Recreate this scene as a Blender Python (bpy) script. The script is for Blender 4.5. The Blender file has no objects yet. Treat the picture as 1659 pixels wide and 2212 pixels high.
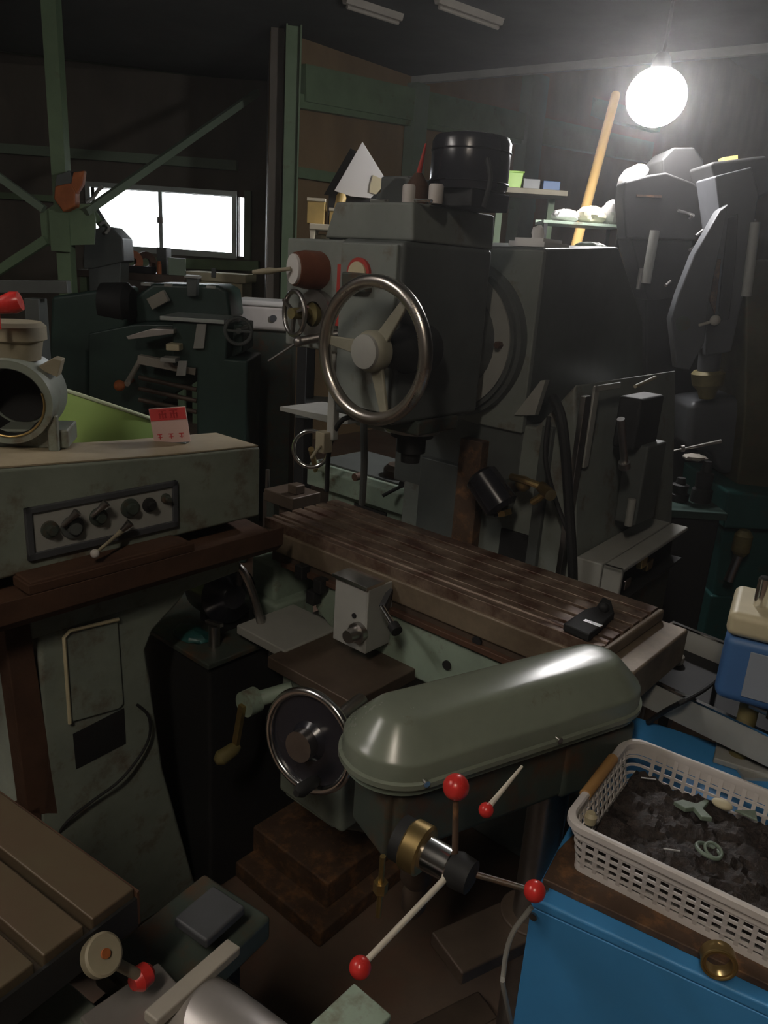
import bpy, bmesh, math, random
from mathutils import Vector, Matrix
random.seed(7)
S = bpy.context.scene
COL = S.collection
PI = math.pi
# ------------------------------------------------------------ camera
F = 1660.0; CX = 829.5; CY = 1106.0
PITCH = math.radians(17.8); ROLL = math.radians(3.8); EYE = Vector((0, 0, 1.6))
fw = Vector((0, math.cos(PITCH), -math.sin(PITCH)))
r0 = Vector((1, 0, 0)); u0 = Vector((0, math.sin(PITCH), math.cos(PITCH)))
up = u0 * math.cos(ROLL) - r0 * math.sin(ROLL)
rt = r0 * math.cos(ROLL) + u0 * math.sin(ROLL)
cam = bpy.data.cameras.new('camera'); co = bpy.data.objects.new('camera', cam); COL.objects.link(co)
co.matrix_world = Matrix(((rt.x, up.x, -fw.x, 0), (rt.y, up.y, -fw.y, 0), (rt.z, up.z, -fw.z, 1.6), (0, 0, 0, 1)))
cam.sensor_fit = 'HORIZONTAL'; cam.sensor_width = 36; cam.lens = 36 * F / 1659
cam.clip_start = 0.02; cam.clip_end = 100
S.camera = co
# ------------------------------------------------------------ world, lamps, exposure
S.view_settings.view_transform = 'Standard'; S.view_settings.look = 'None'
S.view_settings.exposure = 0.6; S.view_settings.gamma = 1; S.view_settings.use_curve_mapping = False
wd = bpy.data.worlds.new('world'); S.world = wd; wd.use_nodes = True
wd.node_tree.nodes['Background'].inputs[0].default_value = (0.93, 0.96, 1.0, 1)
wd.node_tree.nodes['Background'].inputs[1].default_value = 6.0
LAMP_POWER = 110.0          # work lamp emission
ASSUMED_TUBE_POWER = 80.0  # assumed tube lamp out of view, foreground fill
ASSUMED_TUBE_REAR = 64.0  # second assumed tube lamp out of view, fill from the left
# ------------------------------------------------------------ surveying helpers: a sight line cut with a real plane
def ray(x, y): return fw + rt * ((x - CX) / F) - up * ((y - CY) / F)
def at_z(x, y, z):
    d = ray(x, y); return EYE + d * ((z - 1.6) / d.z)
def at_y(x, y, Y):
    d = ray(x, y); return EYE + d * (Y / d.y)
def at_d(x, y, D): return EYE + ray(x, y) * D
class Frame:
    def __init__(s, o, deg):
        s.o = Vector(o); s.rot = math.radians(deg)
        s.U = Vector((math.cos(s.rot), math.sin(s.rot), 0)); s.V = Vector((-s.U.y, s.U.x, 0))
    def loc(s, p):
        q = Vector(p) - s.o; return Vector((q.dot(s.U), q.dot(s.V), q.z))
    def world(s, a, b=None, z=None):
        if b is None: a, b, z = a
        return s.o + s.U * a + s.V * b + Vector((0, 0, z))
    def pv(s, x, y, b):
        d = ray(x, y); k = (b - (EYE - s.o).dot(s.V)) / d.dot(s.V); return s.loc(EYE + d * k)
    def pu(s, x, y, a):
        d = ray(x, y); k = (a - (EYE - s.o).dot(s.U)) / d.dot(s.U); return s.loc(EYE + d * k)
WF = Frame((0, 0, 0), 0)
# ------------------------------------------------------------ materials
MATS = {}
def mat(name, col, rough=0.5, metal=0.0, grime=0.35, gcol=None, scale=6.0, bump=0.0, spec=0.5, stretch=None, spots=0.0, scol=(0.10, 0.045, 0.02)):
    m = bpy.data.materials.new(name); m.use_nodes = True; nt = m.node_tree; N = nt.nodes; L = nt.links
    b = N['Principled BSDF']
    b.inputs['Roughness'].default_value = rough; b.inputs['Metallic'].default_value = metal
    b.inputs['Specular IOR Level'].default_value = spec
    tc = N.new('ShaderNodeTexCoord'); mp = N.new('ShaderNodeMapping')
    L.new(tc.outputs['Object'], mp.inputs['Vector'])
    if stretch: mp.inputs['Scale'].default_value = stretch
    nz = N.new('ShaderNodeTexNoise'); nz.inputs['Scale'].default_value = scale; nz.inputs['Detail'].default_value = 6; nz.inputs['Roughness'].default_value = 0.65
    L.new(mp.outputs[0], nz.inputs['Vector'])
    cr = N.new('ShaderNodeValToRGB'); cr.color_ramp.elements[0].position = 0.38; cr.color_ramp.elements[1].position = 0.66
    g = gcol or tuple(c * 0.45 for c in col)
    cr.color_ramp.elements[0].color = tuple(col[i] * (1 - grime) + g[i] * grime for i in range(3)) + (1,)
    cr.color_ramp.elements[1].color = tuple(col) + (1,)
    L.new(nz.outputs['Fac'], cr.inputs['Fac'])
    out = cr.outputs['Color']
    if spots > 0:
        n2 = N.new('ShaderNodeTexNoise'); n2.inputs['Scale'].default_value = scale * 2.3; n2.inputs['Detail'].default_value = 8; n2.inputs['Roughness'].default_value = 0.7
        L.new(mp.outputs[0], n2.inputs['Vector'])
        r2 = N.new('ShaderNodeValToRGB'); r2.color_ramp.elements[0].position = 1 - spots - 0.03 - 0.18; r2.color_ramp.elements[1].position = 1 - spots
        L.new(n2.outputs['Fac'], r2.inputs['Fac'])
        mx = N.new('ShaderNodeMix'); mx.data_type = 'RGBA'
        L.new(r2.outputs['Color'], mx.inputs[0]); L.new(out, mx.inputs[6]); mx.inputs[7].default_value = scol + (1,)
        out = mx.outputs[2]
    L.new(out, b.inputs['Base Color'])
    rr = N.new('ShaderNodeMapRange'); rr.inputs['To Min'].default_value = min(1, rough + 0.12); rr.inputs['To Max'].default_value = max(0.04, rough - 0.08)
    L.new(nz.outputs['Fac'], rr.inputs['Value']); L.new(rr.outputs[0], b.inputs['Roughness'])
    if bump:
        bp = N.new('ShaderNodeBump'); bp.inputs['Strength'].default_value = bump; bp.inputs['Distance'].default_value = 0.01
        L.new(nz.outputs['Fac'], bp.inputs['Height']); L.new(bp.outputs[0], b.inputs['Normal'])
    MATS[name] = m; return m
def emit(name, col, s):
    m = bpy.data.materials.new(name); m.use_nodes = True; N = m.node_tree.nodes
    N.remove(N['Principled BSDF']); e = N.new('ShaderNodeEmission'); e.inputs[0].default_value = col + (1,); e.inputs[1].default_value = s
    m.node_tree.links.new(e.outputs[0], N['Material Output'].inputs[0]); MATS[name] = m; return m
mat('grey_green', (0.24, 0.27, 0.225), 0.42, grime=0.45, scale=5, spots=0.27)
mat('grey_green_clean', (0.185, 0.225, 0.175), 0.34, grime=0.3, scale=4, spots=0.2)
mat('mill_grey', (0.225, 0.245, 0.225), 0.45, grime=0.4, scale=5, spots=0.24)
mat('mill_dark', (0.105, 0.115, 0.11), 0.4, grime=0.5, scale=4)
mat('cover_green', (0.20, 0.225, 0.175), 0.23, grime=0.3, scale=6, spots=0.16)
mat('drill_dark', (0.06, 0.075, 0.062), 0.4, grime=0.5, scale=7, spots=0.3)
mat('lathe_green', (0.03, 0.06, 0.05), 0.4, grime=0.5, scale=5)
mat('pale_green', (0.30, 0.38, 0.30), 0.5, grime=0.45, scale=6, spots=0.25)
mat('steel', (0.45, 0.43, 0.41), 0.32, 1.0, grime=0.4, scale=12)
mat('bright_steel', (0.85, 0.84, 0.82), 0.16, 1.0, grime=0.15, scale=10)
mat('wheel_steel', (0.62, 0.58, 0.53), 0.27, 1.0, grime=0.35, gcol=(0.3, 0.25, 0.19), scale=8)
mat('table_steel', (0.26, 0.195, 0.145), 0.40, 0.35, grime=0.6, gcol=(0.11, 0.06, 0.04), scale=7, spots=0.36, scol=(0.07, 0.03, 0.018))
mat('table_side', (0.22, 0.17, 0.115), 0.5, 0.2, grime=0.6, gcol=(0.06, 0.035, 0.02), scale=9)
mat('slide_brown', (0.10, 0.07, 0.05), 0.5, 0.2, grime=0.6, scale=9)
mat('rust', (0.10, 0.048, 0.026), 0.7, 0.1, grime=0.6, gcol=(0.04, 0.018, 0.01), scale=9, bump=0.3)
mat('rust_plate', (0.11, 0.065, 0.04), 0.65, 0.2, grime=0.6, gcol=(0.04, 0.02, 0.012), scale=12, bump=0.3, spots=0.3, scol=(0.25, 0.12, 0.05))
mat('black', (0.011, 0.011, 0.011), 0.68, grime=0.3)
mat('black_gloss', (0.02, 0.02, 0.026), 0.22, grime=0.3)
mat('red', (0.62, 0.035, 0.03), 0.25, grime=0.15)
mat('red_dull', (0.45, 0.05, 0.04), 0.4, grime=0.3)
mat('cyan_blue', (0.06, 0.29, 0.62), 0.45, grime=0.18, scale=3)
mat('blue', (0.06, 0.155, 0.36), 0.45, grime=0.3, scale=4)
mat('dial_brown', (0.16, 0.055, 0.03), 0.4, grime=0.4, scale=20)
mat('cream', (0.62, 0.55, 0.36), 0.5, grime=0.3)
mat('brass', (0.50, 0.36, 0.15), 0.35, 0.9, grime=0.5, scale=14)
mat('white_plastic', (0.62, 0.58, 0.55), 0.4, grime=0.25, scale=8)
mat('white_paint', (0.72, 0.70, 0.68), 0.6, grime=0.15)
mat('yellow_white', (0.66, 0.60, 0.46), 0.6, grime=0.2)
mat('tape', (0.48, 0.26, 0.09), 0.5, grime=0.3)
mat('lime', (0.36, 0.52, 0.16), 0.22, grime=0.15, scale=2)
mat('lime_rim', (0.55, 0.62, 0.42), 0.3, grime=0.2)
mat('bright_lime', (0.35, 0.65, 0.04), 0.4, grime=0.2)
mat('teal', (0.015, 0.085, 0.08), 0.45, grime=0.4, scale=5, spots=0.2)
mat('ochre_paint', (0.075, 0.066, 0.032), 0.6, grime=0.6, scale=8, spots=0.25)
mat('blue_grey', (0.075, 0.078, 0.085), 0.5, grime=0.4, scale=5)
mat('light_grey', (0.36, 0.36, 0.33), 0.5, grime=0.3, scale=5)
mat('wood', (0.78, 0.50, 0.18), 0.5, grime=0.3, scale=5, stretch=(1, 1, 0.15))
mat('tan', (0.34, 0.30, 0.21), 0.55, grime=0.4, scale=9)
mat('orange', (0.42, 0.12, 0.03), 0.6, grime=0.5, scale=12)
mat('yellow', (0.60, 0.42, 0.14), 0.5, grime=0.4, scale=12)
mat('olive', (0.16, 0.13, 0.045), 0.6, grime=0.5, scale=18)
mat('swarf', (0.03, 0.02, 0.016), 0.55, grime=0.7, gcol=(0.008, 0.006, 0.005), scale=55, bump=1.0, spots=0.30, scol=(0.055, 0.035, 0.025))
mat('scrap_green', (0.20, 0.26, 0.20), 0.5, grime=0.6, scale=30)
mat('beige', (0.36, 0.33, 0.28), 0.6, grime=0.3)
mat('pink_card', (0.60, 0.42, 0.38), 0.6, grime=0.1)
mat('card_red', (0.55, 0.05, 0.05), 0.5, grime=0.2)
mat('ink_red', (0.33, 0.01, 0.015), 0.5, grime=0.1)
mat('steel_frame', (0.17, 0.25, 0.14), 0.55, grime=0.4, scale=3, spots=0.2)
mat('frame_light', (0.19, 0.25, 0.18), 0.5, grime=0.3, scale=3)
mat('deck', (0.05, 0.055, 0.05), 0.8, grime=0.5, scale=2)
mat('alu', (0.50, 0.55, 0.53), 0.4, 0.6, grime=0.2)
mat('floor', (0.17, 0.12, 0.085), 0.6, grime=0.6, gcol=(0.07, 0.045, 0.035), scale=2.5, bump=0.25, spots=0.33, scol=(0.16, 0.09, 0.06))
mat('wood_table', (0.10, 0.078, 0.045), 0.5, 0.15, grime=0.5, gcol=(0.09, 0.05, 0.03), scale=7)
mat('casing_warm_lit', (0.36, 0.30, 0.20), 0.55, grime=0.4, scale=6)  # warm light on the casing top put into the colour
mat('hub_grey', (0.28, 0.265, 0.20), 0.5, grime=0.4, scale=14)
mat('plate_blue', (0.30, 0.33, 0.38), 0.5, grime=0.2)
mat('pale_rod', (0.80, 0.74, 0.62), 0.35, 0.2, grime=0.2)  # chrome rods, their bright reflection put into the colour
mat('silver', (0.62, 0.58, 0.55), 0.38, 0.7, grime=0.3, scale=8)
# corrugated board wall: vertical ribs as procedural waves
def wall_mat(name, col):
    m = mat(name, col, 0.7, grime=0.5, scale=2.2, stretch=(1, 1, 0.5)); nt = m.node_tree; N = nt.nodes; L = nt.links; b = N['Principled BSDF']
    tc = N.new('ShaderNodeTexCoord'); w = N.new('ShaderNodeTexWave'); w.wave_type = 'BANDS'; w.bands_direction = 'X'
    w.inputs['Scale'].default_value = 0.7; w.inputs['Distortion'].default_value = 0
    L.new(tc.outputs['Object'], w.inputs['Vector'])
    bp = N.new('ShaderNodeBump'); bp.inputs['Strength'].default_value = 0.3; bp.inputs['Distance'].default_value = 0.03
    L.new(w.outputs['Color'], bp.inputs['Height']); L.new(bp.outputs[0], b.inputs['Normal']); return m
wall_mat('board_brown', (0.27, 0.18, 0.09)); wall_mat('board_dark', (0.13, 0.11, 0.085))
g = bpy.data.materials.new('glass'); g.use_nodes = True; MATS['glass'] = g
_b = g.node_tree.nodes['Principled BSDF']; _b.inputs['Base Color'].default_value = (0.95, 0.97, 0.96, 1); _b.inputs['Transmission Weight'].default_value = 1.0
_b.inputs['Roughness'].default_value = 0.05; _b.inputs['IOR'].default_value = 1.0
emit('lamp_glow', (1.0, 0.97, 0.96), LAMP_POWER)
emit('assumed_tube_glow', (1.0, 0.88, 0.74), ASSUMED_TUBE_POWER); emit('assumed_tube_rear', (0.98, 0.92, 0.86), ASSUMED_TUBE_REAR)  # emission of the two assumed fill lamps
# ------------------------------------------------------------ mesh builder
def basis(axis):
    a = Vector(axis).normalized(); t = Vector((0, 0, 1)) if abs(a.z) < 0.9 else Vector((1, 0, 0))
    e1 = a.cross(t).normalized(); return a, e1, a.cross(e1).normalized()
class MB:
    def __init__(s): s.v = []; s.f = []
    def add(s, vs, fs):
        n = len(s.v); s.v += [Vector(v) for v in vs]; s.f += [tuple(i + n for i in f) for f in fs]; return s
    def box(s, a0, a1, b0, b1, z0, z1, rot=None, piv=None):
        vs = [Vector((x, y, z)) for z in (z0, z1) for (x, y) in ((a0, b0), (a1, b0), (a1, b1), (a0, b1))]
        if rot:
            c = Vector(piv) if piv else sum(vs, Vector()) / 8
            vs = [c + rot @ (v - c) for v in vs]
        return s.add(vs, [(3, 2, 1, 0), (4, 5, 6, 7), (0, 1, 5, 4), (1, 2, 6, 5), (2, 3, 7, 6), (3, 0, 4, 7)])
    def bar(s, p0, p1, w, h, upv=(0, 0, 1)):
        p0 = Vector(p0); p1 = Vector(p1); a = (p1 - p0).normalized(); u = Vector(upv)
        e1 = a.cross(u).normalized() * (w / 2); e2 = e1.cross(a).normalized() * (h / 2)
        vs = [p + x * e1 + y * e2 for p in (p0, p1) for (x, y) in ((-1, -1), (1, -1), (1, 1), (-1, 1))]
        return s.add(vs, [(3, 2, 1, 0), (4, 5, 6, 7), (0, 1, 5, 4), (1, 2, 6, 5), (2, 3, 7, 6), (3, 0, 4, 7)])
    def cyl(s, p0, p1, r0_, r1_=None, n=28, cap=True):
        r1_ = r0_ if r1_ is None else r1_
        return s.lathe(p0, p1, [(0, r0_), (1, r1_)], n, cap)
    def lathe(s, p0, p1, prof, n=32, cap=True):
        p0 = Vector(p0); p1 = Vector(p1); ax, e1, e2 = basis(p1 - p0); vs = []; fs = []
        for t, r in prof:
            c = p0.lerp(p1, t)
            for k in range(n):
                w = 2 * PI * k / n; vs.append(c + e1 * (math.cos(w) * r) + e2 * (math.sin(w) * r))
        m = len(prof)
        for i in range(m - 1):
            for k in range(n): k2 = (k + 1) % n; fs.append((i * n + k, i * n + k2, (i + 1) * n + k2, (i + 1) * n + k))
        if cap: fs.append(tuple(reversed(range(n)))); fs.append(tuple((m - 1) * n + k for k in range(n)))
        return s.add(vs, fs)
    def torus(s, c, axis, R, r, n=64, k=14, a0=0, a1=2 * PI, sq=1.0):
        c = Vector(c); ax, e1, e2 = basis(axis); full = abs(a1 - a0 - 2 * PI) < 1e-6; vs = []; fs = []
        N_ = n if full else n + 1
        for i in range(N_):
            w = a0 + (a1 - a0) * i / n; d = e1 * math.cos(w) + e2 * math.sin(w)
            for j in range(k):
                q = 2 * PI * j / k; vs.append(c + d * (R + r * math.cos(q)) + ax * (r * sq * math.sin(q)))
        for i in range(n):
            i2 = (i + 1) % N_
            for j in range(k): j2 = (j + 1) % k; fs.append((i * k + j, i2 * k + j, i2 * k + j2, i * k + j2))
        return s.add(vs, fs)
    def ring(s, c, axis, R, r, h, n=48):          # flat washer-like ring, outer R, inner r, thickness h
        ax, e1, e2 = basis(axis); c = Vector(c); vs = []; fs = []
        for i in range(n):
            w = 2 * PI * i / n; d = e1 * math.cos(w) + e2 * math.sin(w)
            vs += [c + d * R - ax * h / 2, c + d * R + ax * h / 2, c + d * r + ax * h / 2, c + d * r - ax * h / 2]
        for i in range(n):
            j = (i + 1) % n
            for q in range(4): q2 = (q + 1) % 4; fs.append((i * 4 + q, j * 4 + q, j * 4 + q2, i * 4 + q2))
        return s.add(vs, fs)
    def sphere(s, c, r, n=20, sc=(1, 1, 1), jit=0.0):
        c = Vector(c); vs = [c + Vector((0, 0, r * sc[2]))]; fs = []; m = n // 2
        for i in range(1, m):
            t = PI * i / m
            for k in range(n):
                w = 2 * PI * k / n; q = r * (1 + jit * random.uniform(-1, 1))
                vs.append(c + Vector((q * sc[0] * math.sin(t) * math.cos(w), q * sc[1] * math.sin(t) * math.sin(w), q * sc[2] * math.cos(t))))
        vs.append(c - Vector((0, 0, r * sc[2])))
        for k in range(n): fs.append((0, 1 + k, 1 + (k + 1) % n))
        for i in range(m - 2):
            for k in range(n): k2 = (k + 1) % n; a = 1 + i * n; fs.append((a + k, a + n + k, a + n + k2, a + k2))
        a = 1 + (m - 2) * n; e = len(vs) - 1
        for k in range(n): fs.append((a + k, e, a + (k + 1) % n))
        return s.add(vs, fs)
    def prism(s, pts, ext):                        # closed planar outline pushed along ext
        pts = [Vector(p) for p in pts]; ext = Vector(ext); n = len(pts)
        nrm = Vector((0, 0, 0))
        for i in range(n): nrm += pts[i].cross(pts[(i + 1) % n])
        if nrm.dot(ext) > 0: pts.reverse()
        return s.add(pts + [p + ext for p in pts], [tuple(range(n)), tuple(reversed(range(n, 2 * n)))] + [((i + 1) % n, i, n + i, n + (i + 1) % n) for i in range(n)])
    def tube(s, pts, r, n=10, smooth=4):
        P = [Vector(p) for p in pts]
        if smooth and len(P) > 2:
            Q = []
            for i in range(len(P) - 1):
                a = P[max(i - 1, 0)]; b = P[i]; c = P[i + 1]; d = P[min(i + 2, len(P) - 1)]
                for k in range(smooth):
                    t = k / smooth; Q.append(0.5 * ((2 * b) + (c - a) * t + (2 * a - 5 * b + 4 * c - d) * t * t + (3 * b - a - 3 * c + d) * t ** 3))
            P = Q + [P[-1]]
        vs = []; fs = []; e1 = None
        for i, p in enumerate(P):
            d = (P[min(i + 1, len(P) - 1)] - P[max(i - 1, 0)]).normalized()
            if e1 is None: _, e1, _ = basis(d)
            e1 = (e1 - d * e1.dot(d)).normalized(); e2 = d.cross(e1)
            for k in range(n): w = 2 * PI * k / n; vs.append(p + e1 * (r * math.cos(w)) + e2 * (r * math.sin(w)))
        for i in range(len(P) - 1):
            for k in range(n): k2 = (k + 1) % n; fs.append((i * n + k, i * n + k2, (i + 1) * n + k2, (i + 1) * n + k))
        fs.append(tuple(reversed(range(n)))); fs.append(tuple((len(P) - 1) * n + k for k in range(n)))
        return s.add(vs, fs)
def mesh_obj(name, mb, m, shift=Vector((0, 0, 0)), bevel=0.0, smooth=True):
    me = bpy.data.meshes.new(name); me.from_pydata([tuple(v - shift) for v in mb.v], [], mb.f); me.update()
    bm = bmesh.new(); bm.from_mesh(me); bmesh.ops.recalc_face_normals(bm, faces=bm.faces); bm.to_mesh(me); bm.free()
    if smooth:
        for p in me.polygons: p.use_smooth = True
        me.set_sharp_from_angle(angle=math.radians(32))
    me.materials.append(MATS[m]); o = bpy.data.objects.new(name, me); COL.objects.link(o)
    if bevel:
        bv = o.modifiers.new('bevel', 'BEVEL'); bv.width = bevel; bv.segments = 3; bv.limit_method = 'ANGLE'; bv.angle_limit = math.radians(40)
        bv.harden_normals = True
    return o
class Thing:
    def __init__(s, name, label, cat, base, fr=WF, group=None):
        s.fr = fr; s.base = Vector(base); o = bpy.data.objects.new(name, None); COL.objects.link(o)
        o.location = fr.world(*base); o.rotation_euler = (0, 0, fr.rot); o.empty_display_size = 0.1
        o['label'] = label; o['category'] = cat
        if group: o['group'] = group
        s.o = o
    def part(s, name, mb, m, bevel=0.0, parent=None, label=None):
        o = mesh_obj(name, mb, m, s.base, bevel); o.parent = parent or s.o
        if label: o['label'] = label
        return o
def single(name, label, cat, mb, m, base=None, fr=WF, bevel=0.0, group=None):
    if base is None:
        zs = min(v.z for v in mb.v); n = len(mb.v); base = (sum(v.x for v in mb.v) / n, sum(v.y for v in mb.v) / n, zs)
    base = Vector(base); o = mesh_obj(name, mb, m, base, bevel); o.location = fr.world(*base); o.rotation_euler = (0, 0, fr.rot)
    o['label'] = label; o['category'] = cat
    if group: o['group'] = group
    return o
def struct(name, mb, m, fr=WF, bevel=0.0, smooth=True, parent=None):
    o = mesh_obj(name, mb, m, Vector((0, 0, 0)), bevel, smooth)
    if parent: o.parent = parent
    else:
        o.location = fr.o; o.rotation_euler = (0, 0, fr.rot); o['kind'] = 'structure'
    return o
def Rx(d): return Matrix.Rotation(math.radians(d), 3, 'X')
def Ry(d): return Matrix.Rotation(math.radians(d), 3, 'Y')
def Rz(d): return Matrix.Rotation(math.radians(d), 3, 'Z')
# ============================================================ THE ROOM
struct('floor', MB().box(-7, 12, -4, 21, -0.2, 0), 'floor', smooth=False)
YB = 8.5
w0 = at_y(196, 404, YB); w1 = at_y(502, 546, YB); wx0, wx1, wz0, wz1 = w0.x, w1.x, w1.z, w0.z
XR = -1.38
mb = MB(); mb.box(-6.1, wx0, YB, YB + .1, 0, 5); mb.box(wx1, wx1 + .06, YB, YB + .1, 0, 5); mb.box(wx1 + .13, XR, YB, YB + .1, 0, 5); mb.box(wx1 + .06, wx1 + .13, YB, YB + .1, 0, wz0 - .03); mb.box(wx1 + .06, wx1 + .13, YB, YB + .1, wz1 + .0, 5); mb.box(wx0, wx1, YB, YB + .1, 0, wz0); mb.box(wx0, wx1, YB, YB + .1, wz1, 5)
struct('wall_back', mb, 'board_dark', smooth=False)
win = struct('window_1', MB().box(wx0 - .05, wx1 + .05, YB - .03, YB + .1, wz0 - .06, wz0).box(wx0 - .05, wx1 + .05, YB - .03, YB + .1, wz1, wz1 + .05).box(wx0 - .05, wx0, YB - .03, YB + .1, wz0, wz1).box(wx1, wx1 + .05, YB - .03, YB + .1, wz0, wz1), 'alu', smooth=False)
xm = at_y(347, 480, YB).x
struct('window_stile', MB().box(xm - .02, xm + .02, YB + .0, YB + .04, wz0, wz1), 'alu', parent=win)
struct('window_latch', MB().box(xm - .03, xm + .03, YB - .02, YB, (wz0 + wz1) / 2 - .03, (wz0 + wz1) / 2 + .03), 'steel', parent=win)
struct('window_pane', MB().box(wx0, xm, YB + .045, YB + .05, wz0, wz1), 'glass', parent=win)
struct('window_pane', MB().box(xm, wx1, YB + .055, YB + .06, wz0, wz1), 'glass', parent=win)
# daylight portal: only guides sampling of the sky through the opening
pl = bpy.data.lights.new('window_portal', 'AREA'); pl.shape = 'RECTANGLE'; pl.size = (wx1 - wx0) + .5; pl.size_y = (wz1 - wz0) + .2; pl.cycles.is_portal = True
po = bpy.data.objects.new('window_portal', pl); COL.objects.link(po); po.location = ((wx0 + wx1) / 2 + .05, YB + .15, (wz0 + wz1) / 2); po.rotation_euler = (-PI / 2, 0, 0)
# added glazed slit right of the window; sky through it imitates a bright jamb
struct('added_side_slit', MB().box(wx1 + .055, wx1 + .135, YB + .05, YB + .055, wz0 - .04, wz1 + .01), 'glass', parent=win)
struct('trim_1', MB().box(wx1 + .13, wx1 + .2, YB - .06, YB, wz0 - .06, wz1 + .06), 'frame_light')
MF = Frame((0.0686, 1.59, 0), -40.3)
PIL = at_d(622, 500, 6.2); PIL.z = 0
RW = Frame(PIL, 49.7)                               # local x runs along the right wall, away from the pillar
ret = Vector((XR, YB, 0)) - PIL
struct('wall_return', MB().bar(PIL + Vector((-.12, .05, 2.5)), Vector((XR, YB, 2.5)), .1, 5), 'board_dark', smooth=False)
struct('wall_right', MB().box(0.0, 19, 0.16, .26, 0, 5), 'board_brown', RW, smooth=False)
struct('wall_east', MB().box(11, 11.1, -4, 21, 0, 5), 'board_dark', smooth=False)
struct('wall_left', MB().box(-6.1, -6, -4, YB, 0, 5), 'board_dark', smooth=False)
struct('wall_front', MB().box(-6.1, 11.1, -4.1, -4, 0, 5), 'board_dark', smooth=False)
struct('ceiling', MB().box(-6.2, 12, -4.1, 21.1, 5, 5.1), 'deck', smooth=False)
# mezzanine deck overhead with an edge beam
ZD = 3.25
e = [at_z(-150, 92, ZD), at_z(600, 186, ZD), at_z(820, 173, ZD), at_z(1800, 82, ZD)]
poly = [(-6, -4, ZD), (-6, e[0].y, ZD), tuple(e[0]), tuple(e[1]), tuple(e[2]), tuple(e[3]), (10.9, e[3].y, ZD), (10.9, -4, ZD)]
struct('ceiling_deck', MB().prism(poly, (0, 0, .18)), 'deck', smooth=False)
struct('trim_2', MB().bar(e[2] + Vector((0, 0, -.03)), e[3] + Vector((0, 0, -.03)), .05, .06), 'light_grey')
struct('trim_3', MB().bar(e[0] + Vector((0, 0, .06)), e[1] + Vector((0, 0, .06)), .06, .12), 'steel_frame')
# pillar (H section) at the corner
mb = MB(); mb.box(-.05, -.038, -.08, .16, 0, 5); mb.box(.055, .067, -.08, .16, 0, 5); mb.box(-.038, .055, -.03, -.015, 0, 5)
struct('trim_4', mb, 'steel_frame', Frame(PIL, 10))
# rails on the right wall
def rw_z(x, y): return RW.pv(x, y, .1)
def rail(n, a, b, h, d, m='steel_frame'):
    p = rw_z(*a); q = rw_z(*b); dirn = (q - p).normalized()
    struct(n, MB().bar(p, q + dirn * .02, d, h, (0, 0, 1)), m, RW)
rail('trim_5', (640, 218), (1150, 305), .10, .07)
rail('trim_6', (650, 180), (1400, 330), .26, .12, 'steel_frame')
rail('trim_7', (640, 372), (1150, 450), .08, .06)
p = rw_z(893, 300); struct('trim_8', MB().box(p.x - .09, p.x + .09, .02, .14, 0, p.z + .45), 'frame_light', RW)
p = rw_z(1130, 380); struct('trim_9', MB().box(p.x - .16, p.x + .16, .0, .14, 0, p.z + 1.0), 'frame_light', RW)
# roof beam crossing towards the lamp
a = at_z(890, 138, 3.6); b = at_z(1420, 268, 3.6)
struct('trim_10', MB().bar(a, b, .12, .2), 'steel_frame')
# back wall rails, post and braces
a = at_y(-60, 316, YB - .05); b = at_y(512, 358, YB - .05); struct('trim_11', MB().bar(a, b, .08, .09), 'frame_light')
a = at_y(-60, 418, YB - .05); b = at_y(120, 430, YB - .05); struct('trim_12', MB().bar(a, b, .06, .06), 'steel_frame')
a = at_y(190, 562, YB - .05); b = at_y(560, 575, YB - .05); struct('trim_13', MB().bar(a, b, .1, .1), 'steel_frame')
PO = at_d(140, 500, 5.6)
struct('trim_14', MB().box(PO.x - .05, PO.x + .05, PO.y - .05, PO.y + .05, 0, ZD + .02), 'steel_frame')
yp = PO.y - .07
mb = MB().prism([at_y(x, y, yp) for x, y in ((86, 462), (120, 440), (196, 440), (206, 470), (203, 528), (92, 532))], (0, .02, 0))
mb.box(PO.x - .07, PO.x + .07, yp - .02, yp, PO.z - .14, PO.z + .14)
struct('trim_15', mb, 'steel_frame')
struct('trim_16', MB().bar(at_y(185, 458, yp - .02), at_y(556, 200, 7.3), .05, .05), 'frame_light')
struct('trim_17', MB().bar(at_y(95, 452, yp - .02), at_y(-60, 340, yp - .02), .05, .05), 'frame_light')
struct('trim_18', MB().bar(at_y(100, 518, yp - .02), at_y(-60, 622, yp - .02), .05, .06), 'steel_frame')
struct('trim_19', MB().bar(at_y(200, 458, yp + .5), at_y(262, 545, yp + .5), .04, .05), 'steel_frame')
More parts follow.
